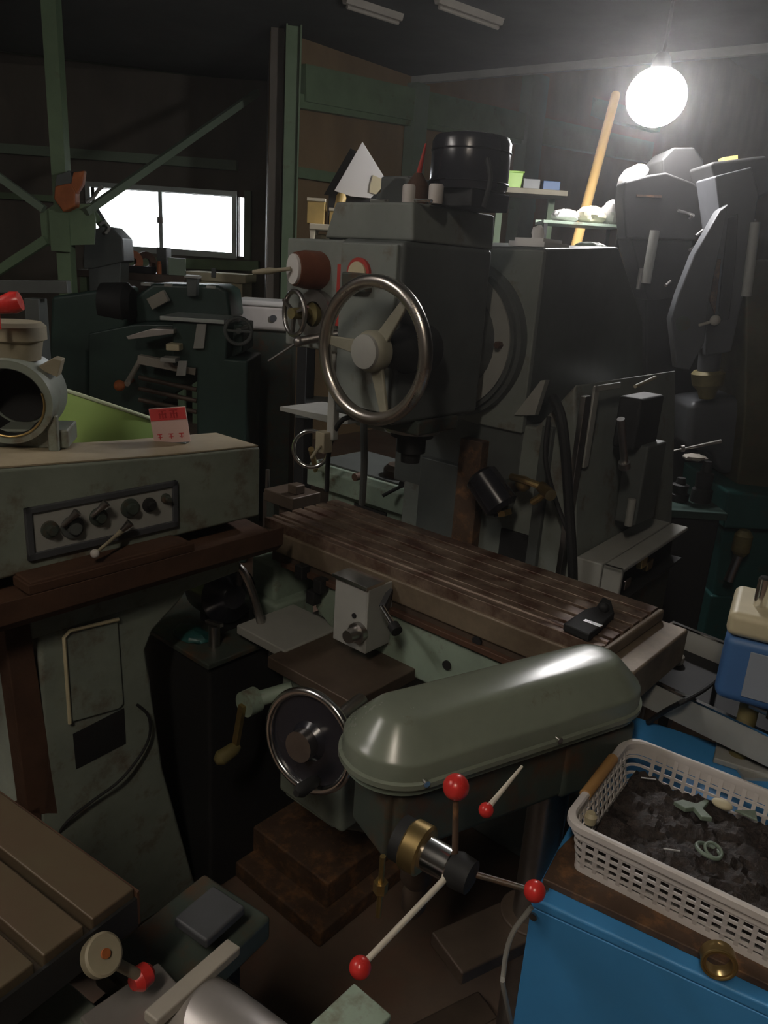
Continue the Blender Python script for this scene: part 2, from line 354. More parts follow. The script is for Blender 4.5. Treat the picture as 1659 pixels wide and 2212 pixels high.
# ============================================================ LAMPS
LP = at_d(1418, 210, 2.95)
T = Thing('work_lamp', 'glaring white work lamp hung high at the right below the ceiling deck', 'lamp', LP)
T.part('bulb', MB().sphere(LP, .113, 32, (1.0, .9, .92)), 'lamp_glow')
T.part('lamp_socket', MB().lathe(LP + Vector((0, .0, .15)), LP + Vector((0, 0, .09)), [(0, .02), (.4, .035), (1, .04)], 24), 'black')
T.part('lamp_cord', MB().tube([LP + Vector((0, 0, .145)), LP + Vector((0.01, .01, .3)), LP + Vector((0, .0, 3.24 - LP.z + .0))], .006), 'black')
def fixture(name, label, c, half, deg, m, cat='lamp', lit=True):  # builds the assumed lamps out of view that light the foreground
    fr = Frame((c[0], c[1], 0), deg); z = c[2]
    T = Thing(name, label, cat, (0, 0, z), fr)
    T.part('fixture_body', MB().prism([(-half, -.06, z), (-half, .06, z), (-half, .03, z - .05), (-half, -.03, z - .05)], (2 * half, 0, 0)), 'white_paint')
    if lit:
        T.part('tube', MB().cyl((-half + .03, -.028, z - .075), (half - .03, -.028, z - .075), .016, n=12), m)
        T.part('tube', MB().cyl((-half + .03, .028, z - .075), (half - .03, .028, z - .075), .016, n=12), m)
        for sx in (-1, 1): T.part('tube_holder', MB().box(sx * half - .03, sx * half + .03, -.05, .05, z - .1, z - .04), 'white_paint')
    return T
fixture('assumed_fluorescent_lamp', 'assumed lit twin tube fluorescent lamp on the deck behind the viewer', (-.5, -1.1, ZD - .002), .6, 75, 'assumed_tube_glow')  # unseen lamp, assumed from the foreground light and the streak on the cover
fixture('assumed_fluorescent_lamp', 'assumed lit twin tube fluorescent lamp added on the deck to the left behind the viewer', (-2.6, .6, ZD - .002), .6, 60, 'assumed_tube_rear')  # second unseen lamp, added as fill from the left rear
def batten(label, pa, pb):
    a = at_z(*pa, ZD - .0); b = at_z(*pb, ZD - .0); d = (b - a); L_ = d.length; c = (a + b) / 2; deg = math.degrees(math.atan2(d.y, d.x))
    fr = Frame((c.x, c.y, 0), deg); T = Thing('ceiling_batten_lamp', label, 'lamp', (0, 0, ZD), fr)
    T.part('fixture_body', MB().prism([(-L_ / 2, -.035, ZD), (-L_ / 2, .035, ZD), (-L_ / 2, .02, ZD - .04), (-L_ / 2, -.02, ZD - .04)], (L_, 0, 0)), 'beige')
    T.part('dead_tube', MB().cyl((-L_ / 2 + .02, 0, ZD - .055), (L_ / 2 - .02, 0, ZD - .055), .013, n=10), 'beige')
batten('unlit batten lamp under the dark deck, the left one of two at the top edge', (745, -8), (866, 32))
batten('unlit batten lamp under the dark deck, the right one of two at the top edge', (945, -8), (1082, 42))
# ============================================================ MILLING MACHINE
M = MF; pv = M.pv; pu = M.pu
T = Thing('milling_machine', 'large grey milling machine with slotted brown table and big steel handwheel', 'milling machine', (-.1, .3, 0), M)
fc = M.loc(at_z(690, 2050, 0))
T.part('base', MB().box(fc.x - .42, fc.x, fc.y, fc.y + 1.1, 0, .05).box(fc.x - .38, fc.x - .04, fc.y + .06, fc.y + .9, .05, .13), 'rust_plate', .006)
# knee and slideways
T.part('knee', MB().box(-.21, .01, -.19, .42, .36, .70).prism([(-.2, -.19, .36), (-.02, -.19, .36), (-.06, .1, .13), (-.16, .1, .13)], (0, .3, 0)), 'grey_green', .012)
T.part('slideway', MB().box(-.235, .035, -.21, .4, .695, .725), 'slide_brown', .003)
T.part('elevating_screw', MB().cyl((-.1, .12, .1), (-.1, .12, .4), .03), 'steel')
# saddle
mb = MB().box(-.30, .30, .01, .30, .735, .835)
mb.prism([(-.30, .0, .835), (-.30, .0, .76), (-.20, .0, .70), (.30, .0, .70), (.34, .0, .80), (.34, .0, .835)], (0, .05, 0))
sad = T.part('saddle', mb, 'pale_green', .008)
for x, y in ((965, 1437), (1030, 1385)):
    q = pv(x, y, -.002); T.part('bolt_hole', MB().cyl((q.x, -.004, q.z), (q.x, .01, q.z), .011), 'black', parent=sad)
T.part('saddle_wing', MB().box(-.40, -.22, -.17, .02, .705, .73).box(-.36, -.26, -.1, .1, .6, .71), 'light_grey', .004)
q = pv(560, 1190, -.03)
T.part('table_end_block', MB().box(-.53, -.43, -.02, .24, .70, .84).box(-.50, -.40, -.04, .1, .66, .74), 'pale_green', .012)
# table with T slots, cross section pushed along the table
P = []; b = 0.0; slots = (.045, .09, .135, .18, .222)
pr = [(.0, .865), (.0, .95), (.012, .95), (.014, .946), (.026, .946), (.028, .95)]
for s_ in slots: pr += [(s_ - .006, .95), (s_ - .006, .935), (s_ - .011, .935), (s_ - .011, .922), (s_ + .011, .922), (s_ + .011, .935), (s_ + .006, .935), (s_ + .006, .95)]
pr += [(.265, .95), (.265, .865)]
tb = T.part('table', MB().prism([(-.50, b_, z_) for b_, z_ in pr], (.96, 0, 0)), 'table_steel', .0015)
T.part('table_apron', MB().box(-.50, .46, -.006, .271, .868, .925), 'table_side', .006, label='brown side of the slotted table')
T.part('table_rail', MB().box(-.47, .44, .002, .262, .832, .868), 'slide_brown', .003)
T.part('trip_rail', MB().box(-.42, .44, -.012, .004, .838, .852), 'rust', .002)
T.part('table_end_bracket', MB().box(.462, .53, .0, .265, .85, .925).box(.462, .475, -.0, .265, .925, .95), 'table_side', .005)
# stop bracket on the front, with crank boss, and the gib lever
bk = T.part('stop_bracket', MB().box(-.150, -.050, -.085, -.065, .76, .918).box(-.052, -.046, -.085, .0, .76, .918), 'light_grey', .003)
T.part('bracket_cap', MB().box(-.154, -.046, -.092, -.03, .917, .926), 'bright_steel', .001, parent=bk)
q = pv(765, 1330, -.086); T.part('bracket_hole', MB().cyl((q.x, -.088, q.z), (q.x, -.08, q.z), .006), 'black', parent=bk)
q = pv(760, 1372, -.11)
T.part('crank_boss', MB().lathe((q.x, -.065, q.z), (q.x, -.125, q.z), [(0, .02), (.3, .02), (.3, .024), (.55, .024), (.55, .017), (1, .015)]), 'steel', parent=bk)
a_ = pv(825, 1312, -.06); b_ = pv(850, 1352, -.08)
lv = T.part('clamp_lever', MB().cyl(a_, b_, .007), 'bright_steel'); d = (b_ - a_).normalized()
T.part('lever_socket', MB().cyl(b_ - d * .002, b_ + d * .018, .013), 'black', parent=lv)
T.part('lever_arm', MB().bar(a_, Vector((a_.x - .02, -.01, a_.z + .02)), .012, .012), 'blue_grey', parent=lv)
for x, y in ((650, 1235), (690, 1265), (675, 1290)):
    q = pv(x, y, -.02); T.part('stop_dog', MB().box(q.x - .014, q.x + .014, -.03, .0, q.z - .018, q.z + .018), 'black', .003)
# cross feed handwheel, low at the front, mostly dark
c = pv(668, 1600, -.36); ax = Vector((.15, -1, .12)).normalized()
w = T.part('feed_handwheel', MB().torus(c, ax, .098, .009, 60, 12), 'bright_steel')
T.part('wheel_disc', MB().lathe(c + ax * -.02, c + ax * .012, [(0, .03), (.3, .088), (.6, .09), (.7, .04), (1, .03)]), 'black_gloss', parent=w)
T.part('wheel_shaft', MB().cyl(c, Vector((c.x - .03, -.18, c.z)), .016), 'steel', parent=w)
T.part('grip', MB().lathe(c + Vector((.03, 0, -.07)), c + Vector((.03, 0, -.07)) + ax * .07, [(0, .006), (.2, .012), (.8, .014), (1, .007)], 16), 'black', parent=w)
T.part('dial_collar', MB().cyl(c + ax * .012, c + ax * .035, .03), 'steel', parent=w)
c = pv(575, 1500, -.22)
w = T.part('vertical_feed_crank', MB().cyl((c.x + .06, -.19, c.z + .03), (c.x, -.26, c.z), .018).cyl((c.x, -.25, c.z), (c.x, -.285, c.z), .03), 'pale_green')
T.part('crank_arm', MB().bar((c.x, -.29, c.z), (c.x - .01, -.30, c.z - .10), .016, .01, (0, 1, 0)), 'brass', parent=w)
T.part('crank_grip', MB().lathe((c.x - .01, -.29, c.z - .11), (c.x - .02, -.35, c.z - .13), [(0, .008), (.2, .016), (.8, .018), (1, .008)], 16), 'olive', parent=w)
# ---- head
hb = -.03
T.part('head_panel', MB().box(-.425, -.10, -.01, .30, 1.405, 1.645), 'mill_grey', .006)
T.part('head_block', MB().box(-.235, -.058, hb, .285, 1.275, 1.648), 'mill_dark', .012)  # side shade put into the colour, darker than the front plate
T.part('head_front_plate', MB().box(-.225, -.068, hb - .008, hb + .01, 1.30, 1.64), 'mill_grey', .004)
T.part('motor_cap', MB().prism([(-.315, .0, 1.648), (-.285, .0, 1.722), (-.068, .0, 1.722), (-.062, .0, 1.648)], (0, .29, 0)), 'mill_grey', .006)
T.part('head_neck', MB().cyl((-.21, .28, 1.43), (-.21, .37, 1.43), .13), 'mill_dark')
fl = T.part('swivel_flange', MB().cyl((-.21, .362, 1.43), (-.21, .385, 1.43), .172, n=72), 'light_grey')
T.part('swivel_ring', MB().ring((-.21, .392, 1.43), (0, 1, 0), .196, .12, .03, 72).ring((-.21, .372, 1.43), (0, 1, 0), .184, .174, .016, 72), 'mill_dark', parent=fl)
q = pv(1080, 745, .36); T.part('flange_bolt', MB().cyl((q.x, .345, q.z), (q.x, .365, q.z), .009, n=6), 'rust', parent=fl)
# spindle under the head
sp = T.part('spindle', MB().lathe((-.13, .13, 1.285), (-.13, .13, 1.16), [(0, .06), (.2, .06), (.2, .05), (.5, .05), (.5, .034), (.8, .034), (.8, .024), (1, .022)]), 'black')
T.part('spindle_collar', MB().cyl((-.13, .13, 1.245), (-.13, .13, 1.235), .064), 'steel', parent=sp)
T.part('quill_guard', MB().box(-.26, -.05, .05, .2, 1.245, 1.278), 'drill_dark', .006)
# ---- main handwheel
wb = -.115; hc = pv(805, 757, wb); HR = (pv(805, 606, wb).z - pv(805, 905, wb).z) / 2; hc.z = (pv(805, 606, wb).z + pv(805, 905, wb).z) / 2
hw = T.part('main_handwheel', MB().torus(hc, (0, 1, 0), HR, .0135, 96, 18), 'wheel_steel')
for x, y in ((872, 655), (712, 735), (826, 888)):
    q = pv(x, y, wb); d = (q - hc); d.y = 0; d.normalize(); s0 = hc + d * .03; s1 = hc + d * (HR - .006); n_ = d.cross(Vector((0, 1, 0)))
    T.part('spoke', MB().prism([s0 + n_ * .016, s1 + n_ * .009, s1 - n_ * .009, s0 - n_ * .016], (0, .009, 0)), 'hub_grey', .003, parent=hw)
T.part('hub', MB().lathe(hc + Vector((0, .03, 0)), hc + Vector((0, -.022, 0)), [(0, .025), (.3, .04), (.75, .041), (.92, .036), (1, .03)]), 'hub_grey', parent=hw)
T.part('hub_cap', MB().lathe(hc + Vector((0, -.02, 0)), hc + Vector((0, -.03, 0)), [(0, .034), (.7, .033), (1, .022)]), 'light_grey', parent=hw)
T.part('wheel_boss', MB().lathe((hc.x, .05, hc.z), (hc.x, wb + .02, hc.z), [(0, .05), (.45, .05), (.55, .04), (1, .03)]), 'black', parent=hw)  # black stands in for the dark oval shadow beside the wheel
# ---- dials on the panel
c = pv(668, 583, -.03); ax = Vector((-.30, -.95, 0)).normalized()
dl = T.part('feed_dial', MB().lathe(c + ax * -.04, c + ax * .035, [(0, .03), (.1, .041), (.7, .041), (1, .036)]), 'dial_brown')
T.part('dial_face', MB().cyl(c + ax * .034, c + ax * .041, .032), 'white_paint', parent=dl)
q = c + ax * .045
T.part('dial_lever', MB().cyl(q, q + Vector((-.075, -.03, -.012)), .0045).lathe(q + Vector((-.03, -.012, -.005)), q + Vector((-.085, -.034, -.013)), [(0, .004), (.3, .0075), (1, .005)], 12), 'tan', parent=dl)
c = pv(636, 677, -.07)
sw = T.part('small_handwheel', MB().torus(c, (-.25, -1, 0), .047, .0055, 48, 12), 'steel')
for k in range(3):
    w_ = 2 * PI * k / 3 + .4; T.part('wheel_spoke', MB().bar(c, c + Vector((math.cos(w_) * .045, 0, math.sin(w_) * .045)), .008, .006), 'steel', parent=sw)
T.part('wheel_hub', MB().lathe(c + Vector((.0, .075, 0)), c + Vector((0, -.01, 0)), [(0, .03), (.4, .03), (.4, .014), (1, .012)]), 'olive', parent=sw)
T.part('wheel_back_ring', MB().ring(c + Vector((.022, .045, 0)), (0, 1, 0), .052, .028, .02), 'steel', parent=sw)
q = pv(645, 738, -.08); r = pv(580, 780, -.12)
T.part('feed_rod', MB().cyl(q, r, .0032, n=10).sphere(q, .012, 14).cyl(q, (q.x + .05, -.01, q.z + .02), .01), 'steel')
c = pv(790, 592, -.02)
rg = T.part('red_gauge', MB().cyl((c.x, .0, c.z), (c.x, -.045, c.z), .032), 'red_dull')
T.part('gauge_face', MB().cyl((c.x, -.044, c.z + .0), (c.x, -.049, c.z), .024), 'cream', parent=rg)
T.part('gauge_cover', MB().box(c.x - .036, c.x + .036, -.056, -.03, c.z - .036, c.z + .002), 'drill_dark', .004, parent=rg)
q = pv(735, 570, -.02); r = pv(733, 705, -.02)
T.part('red_scale', MB().box(q.x - .009, q.x + .009, -.02, -.009, r.z, q.z), 'red_dull', .001)
T.part('panel_cable', MB().tube([pv(560 + 240, 905, -.0), pv(742, 905, .0), pv(712, 965, .03), pv(706, 1060, .06)], .006), 'black')
T.part('panel_cable', MB().tube([pv(790, 800, -.02), pv(786, 900, -.01), pv(787, 1000, .05), pv(782, 1088, .1)], .0085), 'mill_dark')
T.part('coolant_pipe', MB().box(-.285, -.262, .0, .02, 1.20, 1.41), 'light_grey', .004)
T.part('clamp_lug', MB().box(-.30, -.27, -.02, .01, 1.17, 1.22).cyl((-.28, -.02, 1.19), (-.27, -.06, 1.165), .004), 'tan', .003)
# ---- column
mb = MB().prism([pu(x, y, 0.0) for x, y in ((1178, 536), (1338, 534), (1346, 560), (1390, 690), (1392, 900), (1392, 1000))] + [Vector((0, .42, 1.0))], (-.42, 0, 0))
T.part('column_body', mb, 'mill_dark', .008)  # shaded side painted dark, lit front gets a lighter sheet
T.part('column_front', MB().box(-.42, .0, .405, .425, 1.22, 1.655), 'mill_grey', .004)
lowp = [(-.38, 0), (-.38, 1.24), (0.03, 1.24), (.12, 1.36), (.15, 1.18), (.19, .91), (.22, .4), (.22, 0)]
T.part('pedestal', MB().prism([(a_, .42, z_) for a_, z_ in lowp], (0, .62, 0)), 'mill_grey', .008)
T.part('cable_duct', MB().box(.055, .085, .405, .425, .86, 1.25), 'mill_dark', .003)
T.part('duct_bracket', MB().prism([pv(x, y, .40) for x, y in ((1168, 822), (1178, 822), (1155, 897), (1110, 897))], (0, .02, 0)), 'light_grey')
T.part('knee_way', MB().box(-.17, -.10, .385, .42, .5, 1.18), 'rust_plate', .003)
T.part('way_cover', MB().box(-.30, -.17, .39, .42, .4, 1.1), 'mill_dark', .003)
T.part('limit_rail', MB().box(.152, .166, .39, .42, .80, 1.34), 'steel', .002)
fr_ = MB().box(.155, .162, .44, .46, 1.16, 1.36).box(.155, .162, .44, .58, 1.345, 1.36)
T.part('side_guard_frame', fr_.box(.155, .16, .44, .47, 1.16, 1.36), 'light_grey', .002)
sb = T.part('switch_box', MB().box(.17, .23, .56, .70, 1.2, 1.33), 'black', .008)
T.part('switch_rod', MB().cyl(pu(1372, 835, .25), pu(1416, 815, .25), .004), 'tan', parent=sb)
T.part('guide_rod', MB().cyl(pu(1341, 905, .24), pu(1349, 1000, .24), .009).cyl(pu(1348, 998, .24), pu(1349, 1010, .24), .014), 'steel')
T.part('guide_rod', MB().cyl(pu(1366, 1078, .24), pu(1357, 1135, .24), .010), 'light_grey')
T.part('rod_carrier', MB().box(.19, .25, .60, .72, 1.0, 1.21).box(.19, .24, .62, .74, .86, .93), 'mill_dark', .006)
T.part('power_cable', MB().tube([pv(1195, 860, .40), pv(1212, 900, .36), pv(1222, 980, .36), pv(1228, 1080, .36), pv(1236, 1200, .36), pv(1238, 1290, .38)], .012), 'black')
T.part('power_cable', MB().tube([pv(1186, 900, .39), pv(1178, 990, .36), pv(1200, 1080, .37), pv(1228, 1150, .37)], .006), 'black')
pm = pv(1062, 1062, .30); pa = (pv(1090, 1105, .30) - pv(1035, 1025, .30)).normalized()
cp = T.part('coolant_pump', MB().lathe(pm - pa * .055, pm + pa * .055, [(0, .03), (.08, .042), (.9, .044), (1, .03)]), 'black_gloss')
T.part('pump_arm', MB().cyl(pm, Vector((pm.x, .42, pm.z)), .02), 'drill_dark', parent=cp)
T.part('pump_fitting', MB().bar(pm + pa * .055 + Vector((.0, 0, 0)), pm + pa * .075 + Vector((-.01, 0, 0)), .03, .02), 'brass', parent=cp)
mb = MB().tube([pv(1105, 1030, .33), pv(1140, 1040, .32), pv(1180, 1060, .33), pv(1150, 1085, .33)], .009).cyl(pv(1170, 1052, .33), pv(1190, 1070, .30), .014).sphere(pv(1130, 1045, .34), .02, 14)
T.part('brass_coupling', mb, 'brass')
T.part('pedestal_slot', MB().box(-.03, .06, .408, .421, .50, .96), 'black', .002)
T.part('side_tray', MB().prism([(-.79, .30, 1.155), (-.55, .30, 1.155), (-.50, .30, 1.165), (-.50, .30, 1.18), (-.79, .30, 1.168)], (0, .18, 0)).box(-.6, -.36, .44, .48, 1.13, 1.16), 'light_grey', .002)
# ============================================================ THINGS ON TOP OF THE MILL
c = pv(1017, 345, .16); zt = 1.722
T = Thing('electric_motor', 'black drum-shaped electric motor standing on top of the milling head', 'motor', (c.x, .16, zt), M)
T.part('motor_drum', MB().lathe((c.x, .16, zt + .035), (c.x, .16, pv(1017, 292, .16).z), [(0, .078), (.06, .082), (.85, .082), (.95, .076), (1, .05)], 48), 'black_gloss')
T.part('motor_base', MB().box(c.x - .05, min(c.x + .09, -.0), .10, .24, zt, zt + .036), 'black', .004)
T.part('terminal_box', MB().box(c.x - .15, c.x - .075, .05, .13, zt, zt + .055), 'mill_dark', .005)
T.part('motor_cable', MB().tube([(c.x + .07, .12, zt + .09), (c.x + .095, .1, zt + .05), (c.x + .085, .1, zt + .0)], .005), 'black')
for k in (0, 3):
    T.part('motor_band', MB().torus((c.x, .16, zt + .05 + .02 * k), (0, 0, 1), .0825, .0018, 48, 6), 'black_gloss')
q = pv(905, 360, .06)
T = Thing('oil_can', 'rusty brown oil can with a thin spout left of the black motor', 'oil can', (q.x, .06, zt), M)
T.part('can_body', MB().lathe((q.x, .06, zt), (q.x, .06, zt + .06), [(0, .022), (.6, .024), (.8, .016), (1, .008)], 20), 'rust')
T.part('spout', MB().cyl((q.x, .06, zt + .055), (q.x + .014, .06, zt + .115), .006, .002, 10), 'red_dull')
for n_, x in (('left', 885), ('right', 942)):
    q = pv(x, 415, .04)
    single('white_tin', 'small white tin standing ' + ('left' if n_ == 'left' else 'right') + ' of the rusty oil can on the mill head', 'tin', MB().lathe((q.x, .04, zt), (q.x, .04, zt + .036), [(0, .014), (.1, .015), (.9, .015), (1, .013)], 16), 'white_plastic', fr=M)
q = pv(845, 415, .05)
single('metal_block', 'dark grey sloping block at the left end of the mill head top', 'block', MB().prism([(q.x - .05, .05, zt), (q.x + .05, .05, zt), (q.x + .05, .05, zt + .05), (q.x + .01, .05, zt + .055), (q.x - .04, .05, zt + .018)], (0, .07, 0)), 'mill_dark', fr=M, bevel=.003)
for k, (x, col, lab) in enumerate(((812, 'steel', 'bright hex key lying near the left edge of the mill head top'), (908, 'steel', 'bright hex key lying in front of the oil can on the mill head'))):
    q = pv(x, 437, .012); single('hex_key', lab, 'hex key', MB().tube([(q.x - .015, .012, zt + .004), (q.x + .012, .02, zt + .004), (q.x + .018, .03, zt + .004)], .0035, 8), 'bright_steel', fr=M)
# clutter on the column top
zc = 1.664
def ontop(x, b): return pu(x, 528, -.05) if b is None else pv(x, 528, b)
def lump(name, lab, cat, x, b, w, h, dp, m, z0=zc, jit=.08, group=None):
    q = pv(x, 528, b); return single(name, lab, cat, MB().sphere((q.x, b, z0 + h / 2), .5, 22, (w, dp, h), jit), m, fr=M, group=group)
q = pv(1125, 505, .50)
single('paper_stack', 'white papers lying on the column top right of the mill head', 'papers', MB().box(-.12, -.02, .44, .56, zc, zc + .012).box(-.11, -.03, .45, .54, zc + .012, zc + .02), 'white_paint', fr=M)
RB = 1.08
def cx_(x): return pv(x, 470, RB).x
a = cx_(1300)
single('green_cloth', 'folded green cloth lying on the column top below the green tray', 'cloth', MB().sphere((a, RB - .05, 1.664 + .02), .5, 22, (.12, .06, .045), .09), 'pale_green', fr=M)
a = cx_(1270)
single('glove', 'small cream work glove left of the green cloth', 'glove', MB().sphere((a, RB - .06, 1.664 + .014), .5, 16, (.04, .03, .028), .15), 'cream', fr=M)
single('paper_scrap', 'crumpled white paper scrap standing by the papers on the column top', 'paper', MB().sphere((-.06, .47, zc + .026), .5, 14, (.03, .02, .05), .25), 'white_paint', fr=M)
# ============================================================ LATHE AT THE LEFT
T = Thing('small_lathe', 'grey-green lathe with long gearbox casing and rusty chip tray on a flared pedestal', 'lathe', (-.5, -.45, 0), M)
zc_ = 1.17
cs = MB().prism([(-.40, -1.2, 1.02), (-.40, -1.2, 1.20), (-.41, -1.2, 1.205), (-.57, -1.2, 1.205), (-.57, -1.2, 1.02)], (0, .55, 0))
cs = MB().prism([(-.40, b_, z_) for b_, z_ in ((-1.25, 1.0), (-1.25, 1.215), (-.70, 1.21), (-.36, 1.185), (-.10, 1.172), (-.10, 1.0))], (-.17, 0, 0))
gb = T.part('gearbox_casing', cs, 'grey_green', .007)
T.part('casing_top', MB().prism([(-.404, b_, z_ + .0005) for b_, z_ in ((-1.25, 1.215), (-.70, 1.21), (-.36, 1.185), (-.105, 1.1725), (-.105, 1.1755), (-.36, 1.188), (-.70, 1.213), (-1.25, 1.218))], (-.162, 0, 0)), 'casing_warm_lit', parent=gb, label='top of the lathe casing, warm light painted in as tan')
fr_ = MB().box(-.402, -.392, -.665, -.335, 1.025, 1.04).box(-.402, -.392, -.665, -.335, 1.118, 1.13).box(-.402, -.392, -.665, -.652, 1.025, 1.13).box(-.402, -.392, -.348, -.335, 1.025, 1.13)
T.part('scheme_plate', MB().box(-.401, -.397, -.655, -.345, 1.035, 1.122), 'light_grey', .001, parent=gb)
T.part('plate_frame', fr_, 'blue_grey', .002, parent=gb)
random.seed(5)
for k, (b_, z_, w_, h_, m_) in enumerate(((-.62, 1.08, .022, .018, 'drill_dark'), (-.575, 1.075, .03, .03, 'mill_dark'), (-.52, 1.085, .024, .016, 'drill_dark'), (-.45, 1.09, .026, .026, 'drill_dark'), (-.405, 1.088, .02, .02, 'black'), (-.365, 1.095, .014, .028, 'drill_dark'))):
    T.part('shift_knob', MB().lathe((-.399, b_, z_), (-.38, b_, z_), [(0, w_ * .8), (.4, w_ * .75), (.5, w_ * .45), (1, w_ * .4)], 24), m_, parent=gb)
for b_, z_ in ((-.60, 1.105), (-.54, 1.112), (-.49, 1.06)):
    T.part('shift_lever', MB().lathe((-.385, b_, z_ - .02), (-.37, b_ + .025, z_ + .008), [(0, .004), (.6, .006), (1, .009)], 12), 'steel', parent=gb)
a_ = pu(262, 1148, -.38); b_ = pu(205, 1196, -.34)
lv = T.part('feed_lever', MB().lathe(a_, b_, [(0, .006), (.3, .004), (1, .003)], 12), 'tan'); T.part('lever_ball', MB().sphere(b_, .009, 16), 'white_plastic', parent=lv)
tr = MB().prism([(a_, -1.2, z_) for a_, z_ in ((-.62, .985), (-.345, .965), (-.325, .99), (-.322, .99), (-.325, .945), (-.345, .925), (-.62, .93))], (0, 1.11, 0))
tr.prism([(a_, -.695, z_) for a_, z_ in ((-.40, .985), (-.335, .985), (-.335, 1.003), (-.40, 1.003))], (0, .36, 0))
T.part('chip_tray', tr, 'rust', .003)
T.part('tray_lip', MB().box(-.402, -.34, -.69, -.35, .985, 1.008), 'rust', .004)
T.part('bed_support', MB().prism([(-.40, b_, z_) for b_, z_ in ((-.67, .86), (-.67, .93), (-.16, .93), (-.16, .87), (-.33, .86))], (-.2, 0, 0)), 'grey_green', .005)
for x, y in ((165, 1305), (250, 1278), (330, 1250)):
    q = pu(x, y, -.395); T.part('bolt', MB().cyl((-.402, q.y, q.z + .012), (-.385, q.y, q.z + .012), .010, n=6), 'drill_dark')
pp = [(-.655, .87), (-.30, .87), (-.33, .84), (-.40, .79), (-.42, .75), (-.385, .42), (-.30, .02), (-.30, 0), (-.74, 0), (-.70, .3), (-.665, .6)]
ped = T.part('pedestal', MB().prism([(-.40, b_, z_) for b_, z_ in pp], (-.28, 0, 0)), 'grey_green', .01)
dp_ = [pu(x, y, -.394) for x, y in ((137, 1377), (150, 1362), (255, 1337), (268, 1520), (258, 1532), (150, 1562))]
dr = T.part('pedestal_door', MB().prism(dp_, (-.008, 0, 0)), 'grey_green', .003)
rim = [dp_[5] + Vector((.002, 0, 0)), dp_[0] + Vector((.002, 0, 0)), dp_[1] + Vector((.002, 0, 0)), dp_[2] + Vector((.002, 0, 0))]
T.part('door_edge_trim', MB().tube(rim, .004, 8, 0), 'cream', parent=dr)
T.part('pedestal_opening', MB().prism([pu(x, y, -.3985) for x, y in ((158, 1586), (268, 1530), (272, 1606), (165, 1662))], (-.03, 0, 0)), 'black')
T.part('power_cable', MB().tube([pu(296, 1522, -.395), pu(322, 1550, -.385), pu(318, 1605, -.385), pu(265, 1680, -.38), pu(200, 1730, -.385), pu(145, 1775, -.39), pu(110, 1830, -.42)], .0032), 'black')
# rusty post at the left edge
a_ = pu(10, 1300, -.37); 
single('rusty_upright', 'rust-brown flat steel upright at the far left edge beside the lathe pedestal', 'steel upright', MB().prism([pu(x, y, -.40) for x, y in ((0, 1290), (58, 1300), (128, 1760), (60, 1760))], (-.05, 0, 0)).box(-.45, -.40, -.74, -.68, 0, .48), 'rust', fr=M, bevel=.003)
# standing card
c0 = pu(414, 944, -.545); 
n0 = M.world(-.50, -.275, 1.182)
CF = Frame((n0.x, n0.y, 0), -2)
T = Thing('warning_card', 'small pink card with red header and blurred red characters standing on the lathe casing', 'sign', (0, 0, 1.182), CF)
tilt = Ry(-8)
def card(x0, x1, y0, y1, z0, z1): return MB().box(x0, x1, y0, y1, 1.182 + z0, 1.182 + z1, tilt, (0, 0, 1.182))
T.part('card_panel', card(-.042, .042, 0, .003, .003, .083), 'pink_card')
T.part('header', card(-.041, .041, -.001, 0, .055, .082), 'card_red')
for k, (x, w_) in enumerate(((-.012, .018), (.014, .018))):
    hd = MB()
    for (u_, v_, du, dv) in ((-.5, .9, 1, .1), (-.5, .5, 1, .1), (-.08, 0, .16, 1), (-.5, .05, .3, .12), (.2, .05, .3, .12), (-.42, .2, .14, .5), (.3, .2, .14, .5)):
        hd.v += []; b0 = MB().box(x + u_ * w_, x + (u_ + du) * w_, -.0018, -.001, 1.182 + .059 + v_ * .019, 1.182 + .059 + (v_ + dv) * .019, tilt, (0, 0, 1.182)); hd.add(b0.v, b0.f)
    T.part('character', hd, 'ink_red')
for k, x in enumerate((-.026, 0, .024)):
    hd = MB()
    for (u_, v_, du, dv) in ((-.5, .8, 1, .15), (-.1, 0, .2, .9), (-.45, .3, .9, .12)):
        b0 = MB().box(x + u_ * .011, x + (u_ + du) * .011, -.0008, 0, 1.182 + .012 + v_ * .013, 1.182 + .012 + (v_ + dv) * .013, tilt, (0, 0, 1.182)); hd.add(b0.v, b0.f)
    T.part('character', hd, 'card_red')
T.part('card_foot', MB().box(-.03, .03, 0, .03, 1.178, 1.186), 'drill_dark')
# drum housing on the casing
rc = at_d(20, 868, 1.5); fcx = Frame((rc.x, rc.y, 0), 12)
T = Thing('grinder_drum', 'round grey cast drum with dark open mouth and tan cap at the left edge', 'machine housing', (0, .05, 1.205), fcx)
R_ = .084
T.part('drum_shell', MB().lathe((0, .14, rc.z), (0, -.01, rc.z), [(0, R_ * .9), (.1, R_), (.9, R_), (1, R_ * .97), (1, R_ * .79), (.3, R_ * .77), (.3, .001)], 56, False), 'grey_green')
T.part('mouth_lining', MB().lathe((0, .1, rc.z), (0, -.013, rc.z), [(0, R_ * .76), (1, R_ * .785)], 48, False).cyl((0, .09, rc.z), (0, .1, rc.z), R_ * .68), 'black')
T.part('mouth_edge', MB().torus((0, -.012, rc.z), (0, 1, 0), R_ * .79, .0022, 56, 8, PI * -.1, PI * .7), 'brass')
T.part('drum_foot', MB().box(-.05, .10, .02, .12, 1.203, rc.z - R_ * .7).box(.065, .085, .0, .02, 1.2, rc.z - R_ * .3), 'grey_green', .004)
cz = at_d(35, 725, 1.5).z
T.part('cap', MB().lathe((-.0, .06, rc.z + R_ * .9), (-.0, .06, cz + .025), [(0, .05), (.5, .056), (.55, .064), (.9, .064), (1, .056)], 40), 'tan')
